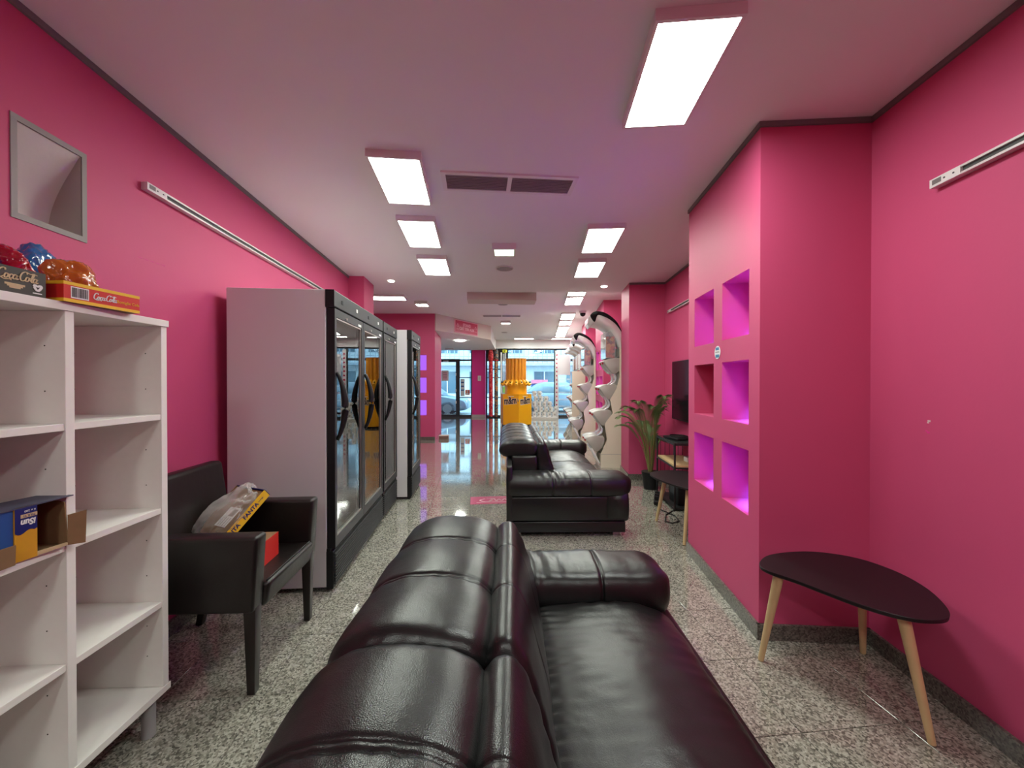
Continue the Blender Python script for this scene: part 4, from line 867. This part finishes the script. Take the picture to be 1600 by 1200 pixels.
# palm
pl = T('potted_palm', 'potted areca palm in a black pot before the middle pink pillar', 'plant', (1.80, 4.98, 0), 0)
cyl('pot', (0, 0, 0), (0, 0, .22), .085, BPLAST, pl, .115, 24); cyl('soil', (0, 0, .2), (0, 0, .222), .10, mat('soil', (.03, .02, .013, 1), .9), pl, .105)
LEAF = mat('palm_leaf', S(96, 116, 66), .45, var=.3, vscale=9); STEM = mat('palm_stem', S(122, 118, 66), .5)
for k in range(18):
    az = k * 2.399 + .3; h = (.98, .62, .86, .50, .74)[k % 5] * random.uniform(.92, 1.06); lean = random.uniform(.16, .30)
    dx, dy = math.cos(az), math.sin(az)
    if dx > .3: lean *= .5; h *= .9
    if dx < -.2: h *= 1.06
    pts = catmull([(dx * .02, dy * .02, .2), (dx * (.03 + lean * .22), dy * (.03 + lean * .22), .2 + h * .5), (dx * lean * .75, dy * lean * .75, .2 + h * .86), (dx * lean * 1.12, dy * lean * 1.12, .2 + h * .99), (dx * lean * 1.5, dy * lean * 1.5, .2 + h * 1.0)], 9, False)
    n_ = len(pts); fr = tube('frond', pts, .004, STEM, pl, 5, radii=[.0065 * (1 - .75 * i / n_) for i in range(n_)])
    vs = []; fs = []; i0 = int(n_ * .36)
    for i in range(i0, n_ - 1):
        for sub in (0, .5):
            p = pts[i].lerp(pts[min(i + 1, n_ - 1)], sub); tg = (pts[i + 1] - pts[i]).normalized(); sd = tg.cross(ZV).normalized() if tg.cross(ZV).length > .1 else Vector((-dy, dx, 0))
            f = (i + sub - i0) / (n_ - i0); ll_ = .135 * math.sin(math.pi * min(1, .22 + f * .72)) + .03
            for sg in (-1, 1):
                d = (sd * sg * .62 + tg * .85 + Vector((0, 0, -.05))).normalized(); nrm = d.cross(tg).normalized(); wv = tg * .0048
                b0 = len(vs); tip = p + d * ll_ + Vector((0, 0, -.035 * ll_ / .15)); md_ = p + d * ll_ * .5
                vs += [p - wv * .3, p + wv * .3, md_ + wv, tip, md_ - wv, md_ + nrm * .0015]
                fs += [(b0, b0 + 1, b0 + 5), (b0 + 1, b0 + 2, b0 + 5), (b0 + 2, b0 + 3, b0 + 5), (b0 + 3, b0 + 4, b0 + 5), (b0 + 4, b0, b0 + 5)]
    mesh('leaflets', vs, fs, LEAF, fr)
# small round sticker on the column
pc = cf + dC * ((yy(2.653) + yy(2.524)) / 2) - iC * .001
o = T('round_sticker', 'small oval blue and white sticker on the niche column between the niches', 'sticker', (pc.x, pc.y, 1.585), math.atan2(-dC.y, -dC.x))
cyl('disc', (0, 0.0, 0), (0, .002, 0), .044, WHITE, o, seg=28)
TEAL = mat('teal_print', S(60, 130, 170), .5)
for z0, z1, hw in ((.016, .034, .026), (-.034, -.014, .027)): box('print', (-hw, .002, z0), (hw, .0028, z1), TEAL, o)
box('print_line', (-.03, .002, -.002), (.03, .0028, .006), GREYS, o)
# floor sticker, paper scrap, little box by the niche wall
FSK = mat('pink_floor_vinyl', S(214, 96, 132), .25)
o = T('floor_sticker', 'faded pink floor sticker with a pale script logo in the aisle', 'sticker', (-.215, 4.49, .0008), LA)
box('sheet', (-.27, -.14, 0), (.27, .14, .0012), FSK, o)
strokes('logo', [[(-.1, .05), (-.16, 0), (-.1, -.06), (-.03, -.03), (-.02, .05), (-.08, .07)], [(-.05, -.05), (.0, .06), (.03, -.04), (.06, .03), (.09, -.03), (.13, .03), (.16, -.02)], [(-.2, -.085), (0, -.07), (.2, -.085)]], .016, mat('pale_print', S(240, 180, 196), .4), o, frame((0, 0, .0013), (1, 0, 0), (0, 1, 0)))
o = mesh('paper_scrap', [(-.05, -.03, .002), (.01, -.04, .004), (.06, 0, .002), (.02, .03, .008), (-.04, .03, .003), (-.05, -.03, .001), (.01, -.04, .003), (.06, 0, .001), (.02, .03, .007), (-.04, .03, .002)], [(0, 1, 2, 3, 4), (9, 8, 7, 6, 5)] + [(i, (i + 1) % 5, 5 + (i + 1) % 5, 5 + i) for i in range(5)], mat('cream_paper', S(236, 226, 180), .7)); o.location = (-.52, 3.90, 0); tag(o, 'small cream paper scrap on the floor before the second sofa', 'paper')
o = box('wooden_block', (0, 0, 0), (.22, .16, .075), mat('brown_block', S(120, 96, 84), .6, var=.1), None, .006); o.location = (-1.76, 9.22, 0); tag(o, 'low brown box on the floor at the corner of the niche wall', 'box'); box('lid', (-.004, -.004, .075), (.224, .164, .087), mat('pale_lid', S(206, 190, 176), .6), o)

# ------------------------------------------------------------------ candy dispenser in the middle of the shop
md = T('candy_dispenser', 'big yellow candy dispenser with amber tubes in the middle of the shop', 'dispenser', (.125, 12.1, 0), 0)
def ngon(name, r, z0, z1, n, m, parent, rot=0, r1=None):
    r1 = r1 or r; vs = [(r * math.cos(2 * math.pi * k / n + rot), r * math.sin(2 * math.pi * k / n + rot), z0) for k in range(n)] + [(r1 * math.cos(2 * math.pi * k / n + rot), r1 * math.sin(2 * math.pi * k / n + rot), z1) for k in range(n)]
    return mesh(name, vs, [(k, (k + 1) % n, n + (k + 1) % n, n + k) for k in range(n)] + [tuple(range(n - 1, -1, -1)), tuple(range(n, 2 * n))], m, parent)
rot = R(-141); RB = .515
ngon('cabinet', RB, .06, .985, 6, YELP, md, rot); ngon('plinth', RB * .94, 0, .06, 6, BPLAST, md, rot); ngon('counter', RB * 1.02, .985, 1.0, 6, YELP, md, rot)
cyl('lower_drum', (0, 0, 1.0), (0, 0, 1.32), .345, YELP, md, seg=32)
for k in range(16):
    a = 2 * math.pi * k / 16; ca_, sa_ = math.cos(a), math.sin(a)
    cyl('tube', (.27 * ca_, .27 * sa_, 1.36), (.27 * ca_, .27 * sa_, 2.09), .055, AMBER, md, seg=12)
    sp = cyl('spout', (.30 * ca_, .30 * sa_, 1.40), (.47 * ca_, .47 * sa_, 1.28), .062, YELP, md, .05, 10); cyl('knob', (.45 * ca_, .45 * sa_, 1.35), (.45 * ca_, .45 * sa_, 1.385), .018, BPLAST, sp, seg=8)
cyl('core', (0, 0, 1.32), (0, 0, 2.07), .22, AMBER, md, seg=24); cyl('collar', (0, 0, 1.32), (0, 0, 1.42), .36, YELP, md, seg=32); cyl('cap', (0, 0, 2.09), (0, 0, 2.105), .335, AMBER, md, seg=32)
BRN = mat('dark_brown_print', S(52, 26, 20), .5)
for k, off in ((0, 0), (1, 0)):
    a = rot + 2 * math.pi * (k + .5) / 6; nn = Vector((math.cos(a), math.sin(a), 0)); tg = Vector((-nn.y, nn.x, 0)); ap = RB * math.cos(math.pi / 6)
    ya_ = Vector((0, 0, 1)) - tg * .10; xa_ = tg + Vector((0, 0, .10)); c_ = Vector((0, 0, .80)) - tg * (.02 if k == 0 else .0)
    for bd_, m_, dd in ((.020, WHITE, .001), (.010, BRN, .004)):
        text('lettering', "m&m", .30, m_, md, frame(nn * (ap + dd) + c_, xa_, ya_) @ Matrix.Diagonal((.62, 1, 1, 1)), .0008, 0, bd_)
        text('lettering', "'s", .13, m_, md, frame(nn * (ap + dd) + c_ + tg * .25 + Vector((0, 0, .02)), xa_, ya_) @ Matrix.Diagonal((.7, 1, 1, 1)), .0008, 0, bd_ * .4)
    box('slot', (-.1, -.002, .93), (.1, .004, .945), WHITE, md, mtx=Matrix.Translation(nn * ap) @ Matrix.Rotation(a + math.pi / 2, 4, 'Z'))
# slim candy towers and white tubes by the window
CRED = candy_mat('red_candies', [S(214, 40, 54), S(180, 20, 40), S(236, 110, 110), S(204, 36, 50)], 26); CMIX = candy_mat('mixed_candies', [S(90, 84, 80), S(180, 150, 110), S(60, 66, 74), S(196, 120, 60), S(110, 120, 126)], 24)
for lb, x, m_ in (('slim tower filled with red candies by the shop window', px(767, 14.75), CRED), ('slim tower filled with mixed dark candies beside the red tower', px(775.3, 14.75), CMIX)):
    o = T('candy_tower', lb, 'candy tower', (x, 14.75, 0), 0, 'slim candy towers'); cyl('column', (0, 0, .05), (0, 0, 2.18), .075, m_, o, seg=18); cyl('base', (0, 0, 0), (0, 0, .05), .09, BPLAST, o); cyl('collar', (0, 0, 2.18), (0, 0, 2.22), .085, REDP, o)
    loft('header', [(-.085, 2.22), (-.09, 2.45), (-.06, 2.6), (0, 2.63), (.06, 2.6), (.09, 2.45), (.085, 2.22), (0, 2.21)], [(-.03, .004), (-.02, 0), (.02, 0), (.03, .004)], m_, o)
for k, (p_, z1) in enumerate(((783, 2.5), (786.5, 2.45), (789.5, 2.48))):
    o = cyl('white_tube', (px(p_, 14.7), 14.7, 0), (px(p_, 14.7), 14.7, z1), .032, CLEAR if k else WPLAST); tag(o, 'slim %s tube standing behind the yellow dispenser' % ('white', 'clear left', 'clear right')[k], 'tube')
    cyl('foot', (px(p_, 14.7), 14.7, 0), (px(p_, 14.7), 14.7, .03), .036, WPLAST, o)
o = box('yellow_ornament', (px(785, 14.7), 14.66, pz(551, 14.7)), (px(792, 14.7), 14.76, pz(546.5, 14.7)), mat('lime_plastic', S(200, 205, 60), .4), None, .02, 3); tag(o, 'small lime yellow ornament on top of the slim white tubes', 'ornament'); box('eye', (px(787.4, 14.7), 14.65, pz(549.6, 14.7)), (px(789.4, 14.7), 14.662, pz(547.8, 14.7)), BLK, o)
o = box('green_card', (px(785.5, 14.3), 14.28, pz(614, 14.3)), (px(790, 14.3), 14.3, pz(604, 14.3)), mat('green_card', S(150, 220, 120), .6)); tag(o, 'bright green card standing left of the yellow dispenser', 'card'); box('stand', (px(787.4, 14.3), 14.285, 0), (px(788.2, 14.3), 14.299, pz(614, 14.3)), WPLAST, o)
# mugs stacked by the window
def mug_proto(loc):
    o = T('mug', 'white printed mug in the stack by the big shop window', 'mug', loc, 0, 'white mugs stacked by the window'); bm = bmesh.new(); n_ = 16
    bmesh.ops.create_cone(bm, cap_ends=False, segments=n_, radius1=.075, radius2=.08, depth=.19, matrix=Matrix.Translation((0, 0, .095)))
    bmesh.ops.create_circle(bm, cap_ends=True, segments=n_, radius=.075, matrix=Matrix.Translation((0, 0, .002))); bmesh.ops.create_cone(bm, cap_ends=False, segments=n_, radius1=.07, radius2=.074, depth=.185, matrix=Matrix.Translation((0, 0, .0975)))
    bmobj('body', bm, WPLAST, o, True); tube('handle', [(.078 + .045 * math.sin(t * math.pi / 8), 0, .04 + .11 * t / 8) for t in range(9)], .009, WPLAST, o, 6)
    box('print', (-.035, -.082, .06), (.035, -.070, .13), GREYS, o, .004); return o
mp = None; YM = 14.25
tb_ = T('display_plinth', 'low white plinth carrying the stack of mugs by the window', 'plinth', (px(848, YM), YM, 0), 0); box('body', (-.42, -.16, 0), (.50, .16, .06), WPLAST, tb_, .004); box('top', (-.44, -.18, .06), (.52, .18, .075), WPLAST, tb_, .003)
for row, n_ in enumerate((5, 5, 4, 3, 2)):
    for i in range(n_):
        x = px(835, YM) + .1 * (row % 2) * .6 + i * .185; loc = (x, YM, .0755 + row * .1915)
        lb = 'white printed mug in the window stack, %s row, %s from the dispenser side' % (('bottom', 'second', 'middle', 'fourth', 'top')[row], ('first', 'second', 'third', 'fourth', 'fifth')[i])
        if mp is None: mp = mug_proto(loc); mp['label'] = lb
        else: dup(mp, loc, random.uniform(-.5, .5), lb)
# candy display units along the right wall
CANDY = [candy_mat('gummy_red', [S(150, 40, 30), S(190, 60, 40), S(110, 30, 30), S(200, 120, 60)], 22), candy_mat('gummy_yellow', [S(190, 160, 60), S(120, 140, 60), S(210, 190, 110), S(170, 110, 50)], 22), candy_mat('gummy_brown', [S(110, 60, 40), S(150, 80, 50), S(180, 120, 80), S(90, 40, 36)], 22)]
def display(label, x, y, L, first=False, full=True):
    o = T('candy_display', label, 'candy display', (x, y, 0), RA, 'curved candy display units')
    # local: x from 0 (front foot) to .32 (back); y along the wall
    sp = [(.0, 0), (.34, 0), (.34, 2.1), (.315, 2.1), (.31, 1.50), (.27, 1.36), (.25, 1.28), (.15, 1.10), (.19, .88), (.06, .70), (.10, .45), (.0, .216)]
    for yy_ in (0, L - .02):
        n_ = len(sp); mesh('side_panel', [(a, yy_, b) for a, b in sp] + [(a, yy_ + .02, b) for a, b in sp], [tuple(range(n_)), tuple(range(n_, 2 * n_))] + [(i, (i + 1) % n_, n_ + (i + 1) % n_, n_ + i) for i in range(n_)], CREAMU, o)
    box('back_panel', (.30, .02, .2), (.33, L - .02, 2.2), CREAMU, o); box('plinth', (.0, .02, 0), (.30, L - .02, .21), CREAMU, o); box('plinth_strip', (-.002, -.002, .212), (.342, L + .002, .22), GREYS, o)
    # hood
    hp = [(-.19, 2.40), (-.15, 2.475), (-.085, 2.512), (.03, 2.50), (.15, 2.435), (.26, 2.32), (.335, 2.16), (.345, 1.86), (.27, 2.02), (.17, 2.19), (.04, 2.30), (-.09, 2.335), (-.15, 2.31)]
    loft('hood', hp, [(.0, 0), (L, 0)], WPLAST, o, n=4)
    ht = [(-.10, 2.345), (-.165, 2.43), (-.155, 2.478), (-.085, 2.518), (.03, 2.506), (.15, 2.441), (.265, 2.325), (.34, 2.16), (.25, 2.29), (.14, 2.385), (.03, 2.44), (-.055, 2.455)]
    loft('hood_trim', ht, [(-.006, 0), (.03, 0)], BPLAST, o, n=3)
    box('front_sign', (-.198, .05, 2.345), (-.188, L - .05, 2.43), mat('hood_sign', S(232, 200, 214), .4), o)
    # clear hoppers filled with candy under the hood
    nb = 2; bw = (L - .06) / nb
    for k in range(nb):
        y0 = .03 + k * bw; h = box('hopper', (.08, y0 + .004, 1.76), (.24, y0 + bw - .004, 2.20), CLEAR, o, .01); box('candy_fill', (.09, y0 + .012, 1.77), (.23, y0 + bw - .012, 2.12), CANDY[k % 3], h, .01)
    # four tiers of bins
    for t_, (cx_, cz_) in enumerate(((.21, 1.66), (.14, 1.235), (.04, .82), (-.075, .40))):
        prof = [(cx_ + .12, cz_ + .10), (cx_ + .13, cz_ - .02), (cx_ + .06, cz_ - .125), (cx_ - .02, cz_ - .135), (cx_ - .15, cz_ + .03), (cx_ - .16, cz_ + .06), (cx_ - .06, cz_ + .10)]
        for k in range(nb):
            y0 = .03 + k * bw
            b = loft('bin', prof, [(y0 + .003, .006), (y0 + .008, 0), (y0 + bw - .008, 0), (y0 + bw - .003, .006)], GREYS, o, n=3)
            box('lid', (cx_ - .15, y0 + .008, cz_ + .075), (cx_ + .10, y0 + bw - .008, cz_ + .088), WPLAST, b, .003, mtx=Matrix.Translation((cx_, 0, cz_ + .08)) @ Matrix.Rotation(R(-14), 4, 'Y') @ Matrix.Translation((-cx_, 0, -cz_ - .08)))
            box('scoop', (cx_ - .17, y0 + bw * .4, cz_ + .01), (cx_ - .145, y0 + bw * .62, cz_ + .045), REDP, b, .004)
            pts = catmull([(cx_ + .04, cz_ + .32, 0), (cx_ + .105, cz_ + .24, 0), (cx_ + .10, cz_ + .16, 0), (cx_ + .02, cz_ + .10, 0)], 4, False)
            if t_ < 3 or True:
                q_ = len(pts); vv = [(p.x, y0 + .006, p.y) for p in pts] + [(p.x, y0 + bw - .006, p.y) for p in pts] + [(p.x + .006, y0 + .006, p.y) for p in pts] + [(p.x + .006, y0 + bw - .006, p.y) for p in pts]
                fs = []
                for i in range(q_ - 1): fs += [(i, i + 1, q_ + i + 1, q_ + i), (2 * q_ + i, 3 * q_ + i, 3 * q_ + i + 1, 2 * q_ + i + 1), (i, 2 * q_ + i, 2 * q_ + i + 1, i + 1), (q_ + i, q_ + i + 1, 3 * q_ + i + 1, 3 * q_ + i)]
                mesh('chute', vv, fs, CLEAR, b, True)
    # tilted drawer at the bottom
    quadprism('drawer', [(-.03, .03, .06), (.0, .03, .06), (.0, L - .03, .06), (-.03, L - .03, .06)], [(-.16, .03, .30), (-.13, .03, .31), (-.13, L - .03, .31), (-.16, L - .03, .30)], WPLAST, o, .004)
    return o
display('nearest curved candy display with an arched white hood, right of the second sofa', 1.43, 6.18, .58)
display('second curved candy display, behind the nearest one', 1.60, 8.92, .75)
d3 = display('third curved candy display along the right wall', 1.80, 10.55, .75)
box('end_panel', (-.15, -.03, 0), (.25, -.004, 1.67), CREAMU, d3, .003)
display('fourth curved candy display along the right wall', 1.90, 11.6, .75, full=False)
display('farthest curved candy display, next to the display rack', 1.96, 12.6, .75, full=False)
# rack near the window
o = T('display_rack', 'tall white wire display rack with a blank grey header by the right window', 'rack', (px(881, 14.2), 14.2, 0), RA)
box('header', (-.24, -.02, pz(586, 14.2)), (.24, .02, pz(555, 14.2)), mat('pale_grey_card', S(206, 204, 208), .6), o)
for x in (-.24, .23): box('post', (x, -.015, 0), (x + .02, .015, 1.65), WPLAST, o)
for k in range(6):
    z = .2 + .25 * k; bm = bmesh.new()
    for q in range(7): bcyl(bm, (-.22 + q * .073, 0, z), (-.22 + q * .073, -.25, z + .05), .004, seg=5)
    for yv, dz_ in ((-.01, 0), (-.13, .025), (-.25, .05)): bcyl(bm, (-.23, yv, z + dz_), (.23, yv, z + dz_), .004, seg=5)
    bmobj('wire_shelf', bm, WPLAST, o)
o = box('printed_column', (px(867.5, 14.9), 14.86, 0), (px(872.5, 14.9), 14.94, pz(548, 14.9)), WPLAST, None, .004); tag(o, 'narrow white printed column beside the big shop window', 'column')
for k in range(14): box('print', (px(868.6, 14.9), 14.856, .3 + k * .16), (px(871.4, 14.9), 14.8605, .36 + k * .16), PKS, o)
